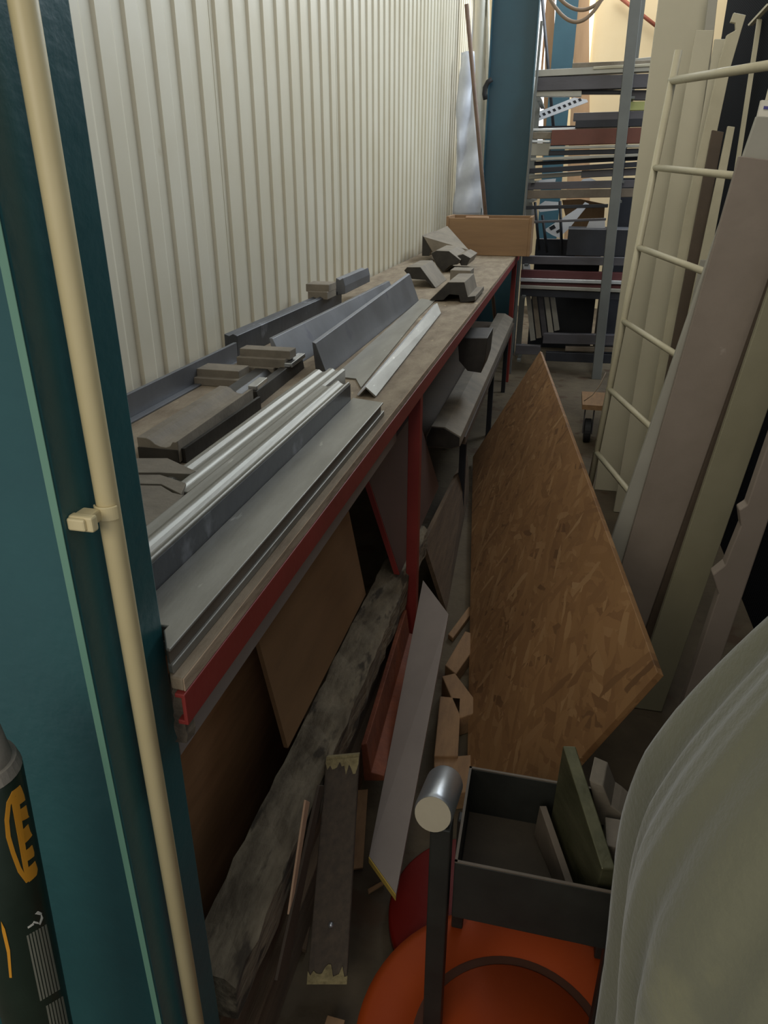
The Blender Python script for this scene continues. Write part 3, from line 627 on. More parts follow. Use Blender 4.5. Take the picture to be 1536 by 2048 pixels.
# ---------------------------------------------------------------- lids and trolley
def lid(lb, cx_, cy_, r, z0, z1, m, groove):
    t = thing('plastic_disc', lb, 'disc', V((cx_, cy_, z0)))
    bm = NB(); n = 64; prof_ = [(0.0, z1 - 0.004), (r * 0.97, z1 - 0.003), (r, z1 - 0.008), (r, z0), (0.0, z0)] if not groove else [(0.0, z1 - 0.004), (r * 0.57, z1 - 0.004), (r * 0.58, z1 - 0.008), (r * 0.645, z1 - 0.008), (r * 0.66, z1 - 0.002), (r * 0.94, z1), (r, z1 - 0.005), (r, z0), (0.0, z0)]
    rings = []
    for rr, zz in prof_:
        rings.append([bm.verts.new((cx_ + rr * math.cos(2 * math.pi * k / n), cy_ + rr * math.sin(2 * math.pi * k / n), zz)) for k in range(n)] if rr else [bm.verts.new((cx_, cy_, zz))])
    for a, b in zip(rings, rings[1:]):
        for k in range(n):
            if len(a) == 1: bm.faces.new([a[0], b[k], b[(k + 1) % n]])
            elif len(b) == 1: bm.faces.new([a[k], b[0], a[(k + 1) % n]])
            else: bm.faces.new([a[k], b[k], b[(k + 1) % n], a[(k + 1) % n]])
    part('disc_body', bm, m, t, smooth=True)
    if groove:
        bm = NB(); pts = []
        i0, i1 = r * 0.583, r * 0.642
        a = [bm.verts.new((cx_ + i0 * math.cos(2 * math.pi * k / n), cy_ + i0 * math.sin(2 * math.pi * k / n), z1 - 0.0075)) for k in range(n)]
        b = [bm.verts.new((cx_ + i1 * math.cos(2 * math.pi * k / n), cy_ + i1 * math.sin(2 * math.pi * k / n), z1 - 0.0075)) for k in range(n)]
        a2 = [bm.verts.new(v.co - V((0, 0, .0004))) for v in a]; b2 = [bm.verts.new(v.co - V((0, 0, .0004))) for v in b]
        for k in range(n):
            l = (k + 1) % n
            bm.faces.new([a[k], b[k], b[l], a[l]]); bm.faces.new([a2[k], a2[l], b2[l], b2[k]]); bm.faces.new([a[k], a[l], a2[l], a2[k]]); bm.faces.new([b[k], b2[k], b2[l], b[l]])
        part('dark_ring', bm, M_groove, t, 'dark ring in the groove')
    return t
lid('red round plastic disc on the floor, half covered by the orange one', -0.035, 1.115, 0.212, 0.002, 0.034, M_redpl, False)
lid('big orange round plastic disc on the floor under the trolley tray', 0.045, 0.83, 0.29, 0.036, 0.062, M_orange, True)

t = thing('tool_trolley', 'black steel tool trolley with an open tray and silver handle', 'trolley', V((0.06, 0.95, 0.063)))
R0, R1, R2, R3 = at(909, 1725, 2, 0.5), at(1214, 1796, 2, 0.5), at(1299, 1591, 2, 0.5), at(939, 1534, 2, 0.5)
R1 = R1 + (R1 - R0) * 0.12; R1.y = R0.y; R2 = V((R1.x + 0.02, R3.y, 0.5))
def tray_mesh():
    bm = NB(); rim = [R0, R1, R2, R3]; cen = sum(rim, V()) / 4
    tck = 0.004
    inn = [V((p.x + (tck if p.x < cen.x else -tck), p.y + (tck if p.y < cen.y else -tck), p.z)) for p in rim]
    lowo = [V((p.x, p.y, 0.372)) for p in rim]; lowi = [V((p.x, p.y, 0.392)) for p in inn]
    lists = [[bm.verts.new(p) for p in l] for l in (lowo, rim, inn, lowi)]
    for a, b in zip(lists, lists[1:]):
        for k in range(4): bm.faces.new([a[k], a[(k + 1) % 4], b[(k + 1) % 4], b[k]])
    bm.faces.new(lists[0]); bm.faces.new(lists[3])
    return bm
tr = part('tray', tray_mesh(), M_black, t, bevel=0.002)
bm = NB()
for pa, pb in ((R0, R1), (R1, R2), (R2, R3), (R3, R0)):
    cen = (R0 + R1 + R2 + R3) / 4; nin = (cen - (pa + pb) / 2); ed = (pb - pa).normalized(); nin = (nin - ed * nin.dot(ed)).normalized() * 0.0045
    hexa(bm, pa + V((0, 0, 0.0002)), pb - pa, nin, V((0, 0, 0.0022)))
part('rim', bm, M_brown, tr, 'worn brown rim')
bm = NB(); ext(bm, [V((R0.x + .006, R0.y + .006, .3925)), V((R1.x - .006, R1.y + .006, .3925)), V((R2.x - .006, R2.y - .006, .3925)), V((R3.x + .006, R3.y - .006, .3925))], (0, 0, 0.002)); part('tray_liner', bm, M_tin, t, 'dusty brown tray bottom')
for k, (xx, yy, zz) in enumerate(((R0.x - 0.023, R0.y - 0.0, 0.585), (R3.x - 0.004, R3.y + 0.002, 0.372), (R1.x + 0.0, R1.y + 0.03, 0.372), (R2.x - 0.0, R2.y + 0.002, 0.372))):
    s = 0.0165 if k == 0 else 0.012
    bm = NB(); box(bm, xx - s, xx + s, yy - s, yy + s, 0.063, zz if k == 0 else 0.371); part('post', bm, M_black, t, bevel=0.003)
ha, hb = at(866, 1628, 1, 0.80), at(893, 1570, 1, 0.90)
hb = V((ha.x + 0.004, 0.905, ha.z - 0.033))
bm = NB(); dv = (hb - ha).normalized(); rr = [0.026, 0.0285, 0.030, 0.030, 0.0285, 0.026]; ss = [0, 0.003, 0.008, 0.098, 0.103, 0.106]
tube(bm, [ha + dv * s for s in ss], rr, 28); hnd = part('handle', bm, M_alu, t, 'silver tube handle', smooth=False, bevel=0.0)
bm = NB(); tube(bm, [ha - dv * 0.002, ha - dv * 0.0002], 0.0275, 28); part('end_cap', bm, M_alu_cap, hnd, 'dull cream end cap')
for p in hnd.data.polygons: p.use_smooth = len(p.vertices) == 4
# things lying in the tray
ps = [at(1130, 1525, 1, 1.0), at(1160, 1540, 1, 0.97), at(1212, 1690, 1, 0.885), at(1196, 1762, 1, 0.868), at(1186, 1735, 1, 0.873), at(1122, 1612, 1, 1.0)]
z_ = 0.396
A = [V((0.075, 1.03, 0.607)), V((0.145, 0.86, 0.525)), V((0.140, 0.86, 0.40)), V((0.070, 1.03, 0.40))]
bm = NB(); exl(bm, A, [p + V((0.022, 0.004, 0.0)) for p in A]); solo('die_plate', 'tall oily green-grey die plate standing on edge in the trolley tray', 'press tool', bm, M_olive if False else mat('oily_green_steel', (74, 74, 52), (100, 98, 72), scale=10, rough=0.4, metal=0.5, bump=0.1, stretch=(1, 1, 3)), bevel=0.002)
A = [V((0.048, 1.02, 0.47)), V((0.112, 0.865, 0.43)), V((0.108, 0.865, 0.397)), V((0.044, 1.02, 0.397))]
bm = NB(); exl(bm, A, [p + V((0.012, 0.003, 0.0)) for p in A]); solo('steel_strip', 'thin brown steel strip on edge beside the die plate in the tray', 'bar', bm, M_brown, bevel=0.001)
ps = [at(a, b, 1, 0.985) for a, b in ((1178, 1560), (1206, 1572), (1222, 1612), (1236, 1622), (1262, 1645), (1270, 1664), (1246, 1662), (1236, 1645), (1228, 1642), (1214, 1652), (1196, 1650))]
bm = NB(); ext(bm, ps, (0.01, 0.06, 0)); solo('profiled_die', 'pale dusty hooked die lying behind the plate in the trolley tray', 'press tool', bm, M_dusty, bevel=0.002)
bm = NB(); q = at(1225, 1668, 1, 0.94); box(bm, q.x - 0.012, q.x + 0.03, 0.905, 0.965, 0.396, q.z + 0.01); solo('small_block', 'small dull block in the tray below the hooked die', 'press tool', bm, M_dusty, bevel=0.002)

# ================================================================== CLOTH, lower right
bm = NB(); axx, ayy = 0.37, 0.50
sil = [(0.0, 0.26), (0.35, 0.25), (0.60, 0.253), (0.715, 0.257), (0.826, 0.268), (0.895, 0.272), (0.967, 0.268), (1.041, 0.247), (1.098, 0.224), (1.148, 0.202), (1.202, 0.176), (1.26, 0.14), (1.31, 0.12), (1.335, 0.06)]
zz = [0.066 + i / 60 * 1.269 for i in range(61)]
def rad(z):
    for (a, ra), (b, rb) in zip(sil, sil[1:]):
        if a <= z <= b: return ra + (rb - ra) * (z - a) / (b - a)
    return 0.06
n = 240; rings = []
for z in zz:
    row = []
    for k in range(n):
        th_ = 2 * math.pi * k / n
        fade = min(1.0, max(0.0, (1.30 - z) / 0.45)) 
        # broad soft folds with sharp ridges, wandering a little with height
        f = 0.0
        for kk, amp, ph in ((4, 0.009, 0.4), (7, 0.008, 1.9), (12, 0.006, 0.7), (19, 0.002, 2.2)):
            s = math.sin(kk * th_ + ph + 0.9 * z * (1 + 0.2 * kk % 1))
            f += amp * (1 - 2 * abs(s)) 
        r = rad(z) * 0.985 + f * (0.3 + 0.7 * fade)
        row.append(bm.verts.new((axx + r * math.cos(th_), ayy + r * math.sin(th_), max(z, 0.066 + 0.01 * z))))
    rings.append(row)
for a, b in zip(rings, rings[1:]):
    for k in range(n): bm.faces.new([a[k], a[(k + 1) % n], b[(k + 1) % n], b[k]])
bm.faces.new(rings[-1])
o = solo('cloth_cover', 'olive-grey cloth hanging in soft folds at the lower right', 'cloth', bm, M_cloth, smooth=True)
md = o.modifiers.new('soft', 'SMOOTH'); md.iterations = 4; md.factor = 0.5
md = o.modifiers.new('thick', 'SOLIDIFY'); md.thickness = 0.003

# ================================================================== RIGHT SIDE: cage, ladder, boards
bm = NB(); box(bm, 0.80, 0.808, 0.2, 5.7, 0.0, 2.55)
t = thing('mesh_cage', 'tall dark netting screen behind the leaning boards on the right', 'screen', V((0.80, 2.2, 0)))
part('netting', bm, M_net, t)
# frame bars of the screen
fa, fb, fc = at(1536, 10, 0, 0.77), at(1497, 52, 0, 0.77), at(1440, 520, 0, 0.77)
for a, b, r in ((fa, fb, 0.018), (at(1515, 40, 0, 0.77), at(1430, 600, 0, 0.77), 0.012)):
    bm = NB(); d = (b - a); hexa(bm, a, d, V((0.02, 0, 0)), V((0, r * 1.6, r * 0.6))); part('frame_bar', bm, M_creamp, t)
# black netting heap, added to darken the floor by the screen
bm = NB(); g = []
for i in range(15):
    row = []
    for j in range(25):
        f, h = i / 14, j / 24
        z = 0.006 + 0.17 * math.sin(math.pi * f) ** 0.6 * math.sin(math.pi * h) ** 0.5 * (0.75 + 0.25 * math.sin(i * 1.9 + j * 0.8) * math.cos(j * 1.3))
        row.append(bm.verts.new((0.34 + 0.36 * f, 0.98 + 0.62 * h, z)))
    g.append(row)
for i in range(14):
    for j in range(24): bm.faces.new([g[i][j], g[i + 1][j], g[i + 1][j + 1], g[i][j + 1]])
o = solo('added_dark_heap', 'black netting heap added to darken the floor beyond the strand board end', 'netting', bm, M_rubber, smooth=True)
md = o.modifiers.new('thick', 'SOLIDIFY'); md.thickness = 0.005
# ladder frame
P0 = V((0.206, 3.117, 0.427)); st = V((0.069, 0.024, 0.997)).normalized() * 0.28; rd = V((0.293, -0.955, -0.05)).normalized()
t = thing('steel_ladder', 'cream painted steel ladder leaning among the boards on the right', 'ladder', P0 - st * 1.52)
bm = NB(); tube(bm, [P0 - st * 1.5, P0 + st * 5.33], 0.0135, 14); part('rail', bm, M_creamp, t, smooth=True)
RL = 0.70
bm = NB(); tube(bm, [P0 - st * 1.3 + rd * RL, P0 + st * 5.7 + rd * RL], 0.0135, 14); part('rail', bm, M_creamp, t, smooth=True)
for k in range(-1, 6):
    a = P0 + st * k
    bm = NB(); tube(bm, [a - rd * 0.012, a + rd * RL], 0.0115 if k < 5 else 0.0135, 14); part('rung', bm, M_creamp, t, smooth=True)
# tall cream slab
p = at(1318, 0, 1, 3.75); q = at(1424, 0, 1, 3.75)
bm = NB(); box(bm, p.x, q.x, 3.75, 3.79, 0.001, 2.6); solo('cream_panel', 'tall flat cream panel standing upright behind the ladder', 'panel', bm, M_creamb, bevel=0.002)
def lean(name, lb, top, bot, yt, yb, th, m, cat='board', notch=None, bev=0.0015):
    """top / bot: (px left, px right, py left, py right); yt, yb their distances"""
    ps = [at(top[0], top[2], 1, yt), at(top[1], top[3], 1, yt), at(bot[1], bot[3], 1, yb), at(bot[0], bot[2], 1, yb)]
    for k in (2, 3):
        pa, pb = ps[3 - k], ps[k]
        ps[k] = pa + (pb - pa) * ((pa.z - 0.002) / (pa.z - pb.z))
    bm = NB(); ext(bm, ps, (0.0, th, 0)); return solo(name, lb, cat, bm, m, bevel=bev)
lean('leaning_board', 'grey-edged upright post right of the tall cream panel', (1424, 1442, -60, -60), (1300, 1328, 960, 960), 3.62, 3.5, 0.03, M_greyb)
lean('leaning_board', 'wide cream board leaning right behind the ladder rail', (1392, 1428, 60, 60), (1238, 1300, 960, 960), 3.55, 3.48, 0.02, M_creamb)
lean('leaning_board', 'narrow white board with a chipped top behind the rungs', (1430, 1456, 78, 78), (1296, 1318, 900, 900), 3.42, 3.38, 0.018, M_creamb)
# hooked board
ps = [at(a, b, 1, 3.29) for a, b in ((1468, 25), (1492, 30), (1480, 70), (1462, 132), (1420, 330), (1400, 420), (1318, 880), (1290, 880), (1372, 420), (1392, 330), (1440, 120), (1448, 90), (1454, 70), (1472, 60), (1471, 46), (1461, 44))]
bm = NB(); ext(bm, ps, (0, 0.02, 0)); solo('hooked_board', 'cream board with a hook cut into its top, leaning by the dark netting', 'board', bm, M_creamp, bevel=0.0015)
lean('timber_batten', 'dark weathered slat behind the ladder, pale chip at its top', (1425, 1448, 260, 264), (1330, 1356, 760, 760), 3.25, 3.2, 0.02, M_dslat)
lean('timber_batten', 'slim cream slat beside the dark weathered one, chipped along one edge', (1456, 1470, 252, 254), (1336, 1364, 820, 820), 3.18, 3.12, 0.018, M_creamp)
lean('timber_batten', 'pale slat low behind the ladder with a red smear', (1402, 1420, 520, 520), (1318, 1342, 900, 900), 3.08, 3.02, 0.015, M_greyb)
# big boards in front
def bigboard(name, lb, TL, TR, BL, BR, y, th, m):
    ps = [at(*TL, 1, y), at(*TR, 1, y), at(*BR, 1, y), at(*BL, 1, y)]
    dx = 0
    for k in (2, 3):
        pa, pb = ps[3 - k], ps[k]
        s = (pa.z - 0.002) / (pa.z - pb.z); ps[k] = pa + (pb - pa) * s
    bm = NB(); ext(bm, ps, (0, th, 0)); return solo(name, lb, 'board', bm, m, bevel=0.002)
bigboard('wide_board', 'wide grey-brown board in front of the ladder, right side', (1479, 312), (1618, 330), (1254, 1095), (1345, 1112), 2.10, 0.02, M_mauve)
bigboard('wide_board', 'shorter grey board end showing above the wide grey-brown one', (1514, 232), (1640, 240), (1470, 360), (1590, 375), 2.14, 0.02, M_greyb)
bm = ipx([(1524, 200), (1600, 205), (1582, 268), (1509, 262)], 2.175, (0, 0.02, 0)); o = solo('white_box', 'white box corner with purple print at the right frame edge', 'box', bm, M_label)
bm = ipx([(1528, 212), (1560, 214), (1558, 220), (1527, 218)], 2.173, (0, 0.0018, 0)); part('purple_mark', bm, M_purple, o, 'purple printing')
lean('timber_batten', 'dark brown slat between the two wide boards on the right', (1560, 1590, 500, 500), (1292, 1322, 1260, 1260), 2.06, 2.06, 0.02, M_dslat)
bigboard('wide_board', 'olive-grey board right of the dark brown slat', (1600, 393), (1690, 380), (1333, 1192), (1402, 1200), 1.95, 0.02, M_olive)
t0 = [(1640, 585), (1700, 560), (1531, 1059), (1415, 1400), (1384, 1349), (1437, 1188), (1425, 1150), (1450, 1130), (1482, 1052), (1478, 1020), (1494, 1010), (1536, 888)]
ps = [at(a, b, 1, 1.70) for a, b in t0]
k = (ps[3].z) / (ps[2].z - ps[3].z); drop = (ps[3] - ps[2]) * k
pl = ps[:3] + [ps[3] + drop * 0.98, ps[4] + drop * 0.98] + ps[4:]
bm = NB(); ext(bm, pl, (0, 0.035, 0)); solo('notched_post', 'brown-grey notched post leaning against the dark netting', 'post', bm, M_mauve, bevel=0.003)

# ================================================================== BACK RACK AND STOCK
RY = 6.2
t = thing('stock_rack', 'grey steel stock rack full of bars behind the bench', 'rack', V((0.0, 6.55, 0)))
def post(pxt, pyt, pxb, w_, y, m=M_rackp):
    a = at(pxt, pyt, 1, y); b = at(pxb, 760, 1, y)
    bm = NB(); hexa(bm, V((b.x, y, 0.0)), V((w_, 0, 0)), V((0, 0.05, 0)), V((a.x - b.x, 0, a.z + 0.3))); part('post', bm, m, t, bevel=0.003)
post(1259, 0, 1183, 0.075, RY)
post(1073, 140, 1016, 0.018, RY + 0.02)
bm = NB(); box(bm, at(1016, 760, 1, RY).x, at(1016, 760, 1, RY).x + 0.05, 6.95, 6.985, 0, 2.2); part('post', bm, M_rackp, t)
bm = NB(); box(bm, 0.33, 0.39, 6.95, 6.985, 0, 2.9); part('post', bm, M_rackp, t)
for py in (195, 361, 400, 530, 594, 724):
    z = at(1180, py, 1, 6.3).z
    for xx in (-0.33, 0.33):
        bm = NB(); box(bm, xx, xx + 0.03, RY + 0.05, 6.95, z - 0.018, z - 0.001); part('arm', bm, M_rackp, t)
bm = NB(); a = at(1090, 762, 1, RY); b = at(1225, 766, 1, RY); hexa(bm, V((a.x, RY - 0.02, a.z - 0.06)), V((b.x - a.x + 0.2, 0, 0)), V((0, 0.019, 0)), V((0, 0, 0.06))); part('foot_beam', bm, M_marn, t, 'dull red foot beam')
G = 'stock on the rack'
def bar(name, lb, l, r, h, m, y=6.30, d=0.06, cat='bar', over=1.25):
    a = at(l[0], l[1], 1, y); b = at(r[0], r[1], 1, y); c_ = at(l[0], l[1] + h, 1, y)
    u_ = (b - a) * over
    bm = NB(); hexa(bm, c_, u_, V((0, d, 0)), V((0, 0, a.z - c_.z)))
    return solo(name, lb, cat, bm, m, group=G, bevel=0.003)
bar('box_section', 'long light grey box bar across the top of the rack', (1070, 140), (1300, 128), 14, M_barg, d=0.1)
bar('flat_bar', 'beige flat bar on top of the grey box bar, left-hand piece', (1144, 126), (1300, 120), 11, M_dusty, y=6.32, d=0.05)
bar('flat_bar', 'thin pale strip lying along the top bar right of the beige one', (1186, 133), (1300, 127), 6, M_creamb, y=6.29, d=0.008)
bar('steel_plate', 'short grey plate standing on the top bar beside the cream panel', (1268, 117), (1310, 113), 10, M_greyb, y=6.45, d=0.06, over=1)
bar('steel_beam', 'deep dark beam under the top box bar', (1070, 155), (1300, 147), 27, M_bar, d=0.1)
bar('flat_bar', 'pale flat bar directly under the deep dark beam', (1068, 181), (1163, 181), 12, M_barg, y=6.32, over=1)
bar('steel_strip', 'narrow dark strip under the deep beam, ending at the rack post', (1163, 180), (1250, 180), 8, M_barb, y=6.34, over=1)
bar('flat_bar', 'dark grey bar right of the rack post under the deep beam', (1240, 180), (1310, 180), 20, M_bar, y=6.36)
bar('foam_pad', 'pale green pad right of the rack post', (1255, 203), (1320, 202), 18, M_lime, y=6.36, cat='pad')
bar('steel_beam', 'black two-tone beam above the rust red tube', (1146, 226), (1300, 221), 16, M_bar, d=0.08)
bar('steel_beam', 'black lower beam directly on the rust red tube', (1150, 240), (1300, 236), 16, M_barb, d=0.08)
bar('flat_bar', 'pale flat bar left of the rust red tube', (1062, 257), (1152, 255), 5, M_barw, y=6.42, d=0.2, over=1)
bar('flat_bar', 'grey bar end left of the rust red tube, under the pale one', (1062, 264), (1102, 264), 14, M_dusty, y=6.36, over=1)
bar('square_tube', 'rust red square tube with a dusty top', (1101, 260), (1300, 254), 31, M_rustb, d=0.09)
bar('flat_bar', 'white flat bar end left below the rust red tube', (1061, 280), (1100, 280), 5, M_barw, y=6.35, over=1)
bar('wood_batten', 'beige batten end under the white flat bar', (1059, 286), (1100, 286), 25, M_greyb, y=6.36, over=1)
bar('flat_bar', 'thin grey bar just under the rust red tube', (1098, 293), (1300, 288), 6, M_barg, y=6.30)
bar('flat_bar', 'black bar below the thin grey bar under the rust tube', (1097, 301), (1300, 296), 10, M_barb, y=6.32)
bar('flat_bar', 'beige flat bar above the slanting black bars', (1058, 316), (1300, 306), 6, M_barg, y=6.30)
bar('flat_bar', 'slanting black bar, upper of two', (1068, 323), (1300, 311), 8, M_barb, y=6.38)
bar('flat_bar', 'slanting black bar, lower of two', (1056, 337), (1300, 322), 10, M_barb, y=6.30)
bar('flat_bar', 'dull grey bar beneath the slanting black bars', (1054, 350), (1165, 342), 9, M_barg, y=6.42, over=1)
bar('flat_bar', 'dark bar continuing right of the dull grey bar', (1162, 341), (1300, 334), 15, M_bar, y=6.33)
bar('steel_beam', 'black bar above the wide brown-grey flat', (1052, 365), (1290, 359), 15, M_bar, y=6.30)
bar('flat_bar', 'wide brown-grey flat bar above the white clutter', (1051, 381), (1290, 376), 17, M_brown, y=6.30)
bar('round_rod', 'thin black rod crossing in front of the white clutter, upper', (1050, 412), (1216, 408), 7, M_barb, y=6.30, d=0.02, over=1)
bar('round_rod', 'thin blue-grey rod crossing in front of the white clutter, lower', (1060, 442), (1212, 436), 5, M_bar, y=6.32, d=0.02, over=1)
a = at(1137, 458, 1, 6.4); b = at(1212, 513, 1, 6.4)
bm = NB(); box(bm, a.x, b.x + 0.3, 6.4, 6.8, b.z, a.z); solo('dark_box', 'blue-black box standing in the middle of the rack', 'box', bm, M_barb, bevel=0.004)
bar('steel_beam', 'dark beam beside the bench end, level with the bench top', (1043, 512), (1290, 516), 16, M_bar)
bar('flat_bar', 'maroon bar below the bench-level dark beam', (1041, 540), (1290, 547), 15, M_marn)
bar('steel_tube', 'bright pale tube under the maroon bar', (1040, 556), (1290, 563), 7, M_barw, y=6.285)
bar('flat_bar', 'dark bar between the bright tube and the grey tube', (1041, 564), (1290, 572), 7, M_marn, y=6.31)
bar('steel_tube', 'grey tube under the bright pale tube', (1040, 570), (1290, 580), 7, M_barg, y=6.285)
bar('steel_beam', 'black beam under the grey tube', (1041, 578), (1290, 588), 14, M_barb, y=6.30)
bar('steel_beam', 'dark grey beam low in the rack above the strand board tip', (1085, 667), (1300, 672), 20, M_bar)
bar('flat_bar', 'brownish bar under the low dark grey beam', (1130, 693), (1300, 697), 9, M_brown)
bar('steel_beam', 'black beam lowest in the rack beside the strand board tip', (1090, 704), (1300, 712), 18, M_barb)
bar('flat_bar', 'stacked grey strips low at the left rack post', (1030, 690), (1080, 692), 18, M_bar, over=1)
for i in range(5):
    x0_ = 1052 + i * 12
    ps = [at(a, b, 1, 6.5) for a, b in ((x0_, 592), (x0_ + 9, 592), (x0_ + 19, 680 - i * 5), (x0_ + 9, 682 - i * 5))]
    bm = NB(); ext(bm, ps, (0, 0.02 + 0.01 * i, 0)); solo('leaning_strip', ('grey strip leaning in the rack, nearest the left post', 'grey strip leaning in the rack, second from the left post', 'grey strip leaning in the rack, middle of five', 'grey strip leaning in the rack, fourth from the left post', 'grey strip leaning in the rack, farthest from the left post')[i], 'bar', bm, (M_barg, M_dusty, M_bar, M_greyb, M_barg)[i], group='grey strips leaning low in the rack')
# white clutter
for px_, py_, y_ in ((1060, 257.5, 7.3), (1100, 368.5, 7.1), (1170, 514.5, 7.3)):
    z = at(px_, py_, 1, y_).z
    bm = NB(); box(bm, -0.36, 0.32, 6.96, 7.36, z - 0.012, z); part('rear_shelf', bm, M_barb, D.objects['stock_rack'])
def plate(name, lb, pts, y, m, th=0.01, cat='bracket', holes=()):
    ps = [at(a, b, 1, y) for a, b in pts]
    t_ = thing(name, lb, cat, sum(ps, V()) / len(ps)) if holes else None
    bm = NB(); ext(bm, ps, (0, th, 0))
    if not holes: return solo(name, lb, cat, bm, m)
    part('plate', bm, m, t_)
    for h in holes:
        bm = NB(); ext(bm, [at(a, b, 1, y) + V((0, -0.0015, 0)) for a, b in h], (0, 0.001, 0)); part('slot', bm, M_barb, t_)
    return t_
hs = []
for i in range(9):
    f = i / 9.0; x_ = 1074 + f * 92; y_ = 233 - f * 37
    hs.append(((x_, y_ - 2), (x_ + 5, y_ - 4), (x_ + 8, y_ + 1), (x_ + 3, y_ + 3)))
plate('slotted_angle', 'white slotted angle sticking out of the rack, in front of the window', [(1066, 228), (1148, 195), (1174, 199), (1176, 204), (1070, 244), (1040, 256), (1036, 246)], 7.3, M_white, 0.03, holes=hs)
plate('white_bracket', 'white slotted bracket slanting low in the rack', [(1088, 460), (1165, 410), (1170, 404), (1178, 408), (1140, 455), (1118, 476), (1104, 470)], 6.9, M_white, holes=[((1098, 455), (1108, 449), (1112, 456), (1102, 461)), ((1112, 462), (1119, 458), (1122, 463), (1114, 467))])
plate('white_bracket', 'white bracket upright behind the thin black rod', [(1072, 414), (1090, 402), (1117, 404), (1116, 420), (1080, 424)], 7.0, M_white)
plate('white_board', 'white board edge low behind the crate, left in the rack', [(1050, 402), (1064, 402), (1072, 432), (1058, 500), (1044, 505)], 7.05, M_white)
plate('white_strip', 'white strip at the bench corner under the dark beam', [(1046, 529), (1060, 529), (1061, 540), (1047, 541)], 6.5, M_white)
plate('white_box', 'small white box with a pink edge on the dark box', [(1180, 440), (1210, 438), (1210, 456), (1172, 458)], 6.6, M_white, 0.06, 'box')
plate('white_strip', 'white rim peeking between the upper bars of the rack', [(1078, 360), (1112, 357), (1110, 366), (1076, 368)], 7.1, M_white)
plate('white_bowl', 'white rounded rim peeking between the upper bars, right', [(1160, 365), (1166, 358), (1180, 356), (1192, 361), (1196, 366)], 7.1, M_white, 0.05)
plate('cardboard_piece', 'brown cardboard piece behind the white brackets', [(1124, 400), (1160, 398), (1210, 408), (1208, 436), (1200, 514), (1150, 514), (1128, 420)], 7.3, M_pine, 0.02, 'cardboard')
for i, (a, b) in enumerate((((1070, 404), (1078, 500)), ((1085, 430), (1094, 505)), ((1120, 402), (1124, 510)))):
    bm = NB(); tube(bm, [at(a[0], a[1], 1, 6.75), at(b[0], b[1], 1, 6.75)], 0.012, 8); solo('black_rod', ('thin black upright left of the white bracket', 'thin black upright crossing the white bracket', 'thin black upright left of the dark box')[i], 'rod', bm, M_barb, smooth=True)
# dark backing under the rack
bm = NB(); box(bm, -0.3, 0.3, 7.4, 7.5, 0.0, 1.0); solo('dark_crate', 'large dark crate on the floor behind the rack', 'crate', bm, M_barb)
bm = NB(); box(bm, 0.33, 1.0, 7.05, 7.5, 0.0, 1.52); solo('dark_cabinet', 'tall blue-black cabinet beside the rack post, behind the cream panel', 'cabinet', bm, M_barb)
# caster cart
t = thing('cart', 'low cart on black casters by the rack foot', 'cart', V((0.36, 4.8, 0)))
bm = NB(); a = at(1165, 806, 2, 0.26); box(bm, a.x, a.x + 0.35, a.y - 0.02, a.y + 0.3, 0.225, 0.255); part('deck', bm, M_wood, t)
for xx in (a.x + 0.05, a.x + 0.3):
    bm = NB(); tube(bm, [(xx - 0.02, a.y + 0.05, 0.075), (xx + 0.02, a.y + 0.05, 0.075)], 0.073, 24); w_ = part('caster_wheel', bm, M_rubber, t, bevel=0.005)
    bm = NB(); box(bm, xx - 0.03, xx - 0.024, a.y + 0.02, a.y + 0.08, 0.06, 0.224); box(bm, xx + 0.024, xx + 0.03, a.y + 0.02, a.y + 0.08, 0.06, 0.224); part('fork', bm, M_bar, w_)
bm = NB(); p = at(1168, 802, 1, a.y); tube(bm, [p, at(1185, 790, 1, a.y), at(1200, 770, 1, a.y + .05), at(1212, 745, 1, a.y + .1)], 0.003, 6); solo('thin_wire', 'thin wire curling up from the low cart', 'wire', bm, M_cable, smooth=True)

# things around the far column
p0 = at(933, 8, 1, 6.4); p1 = at(968, 395, 1, 6.6)
bm = NB(); d_ = (p1 - p0); tube(bm, [p0, p0 + d_ * ((p0.z - 0.01) / -d_.z)], 0.016, 12)
solo('wooden_stick', 'brown round stick leaning between the wall and the far teal column', 'stick', bm, M_stick, smooth=True)
bm = NB(); nx, nz = 8, 30; vs = []
a, b, c_, e = at(922, 105, 1, 7.0), at(944, 105, 1, 7.0), at(972, 432, 1, 7.0), at(908, 432, 1, 7.0)
for j in range(nz + 1):
    row = []
    for i in range(nx + 1):
        f, g = i / nx, j / nz
        p = (a.lerp(b, f)).lerp(e.lerp(c_, f), g) + V((0, 0.02 * math.sin(f * 7 + g * 9) + 0.012 * math.sin(g * 31 + f * 3), 0)); row.append(bm.verts.new(p))
    vs.append(row)
for j in range(nz):
    for i in range(nx): bm.faces.new([vs[j][i], vs[j][i + 1], vs[j + 1][i + 1], vs[j + 1][i]])
o = solo('foil_bundle', 'silver foil wrapped sheet standing by the far end of the cream wall', 'wrapped sheet', bm, M_foil, smooth=True)
md = o.modifiers.new('thick', 'SOLIDIFY'); md.thickness = 0.03; md.offset = -1
bm = NB(); vs = []
a, b, c_, e = at(944, -40, 1, 7.3), at(978, -40, 1, 7.3), at(986, 440, 1, 7.3), at(950, 440, 1, 7.3)
for j in range(nz + 1):
    row = []
    for i in range(nx + 1):
        f, g = i / nx, j / nz
        row.append(bm.verts.new((a.lerp(b, f)).lerp(e.lerp(c_, f), g) + V((0, 0.03 * math.sin(f * 9 + g * 5), 0))))
    vs.append(row)
for j in range(nz):
    for i in range(nx): bm.faces.new([vs[j][i], vs[j][i + 1], vs[j + 1][i + 1], vs[j + 1][i]])
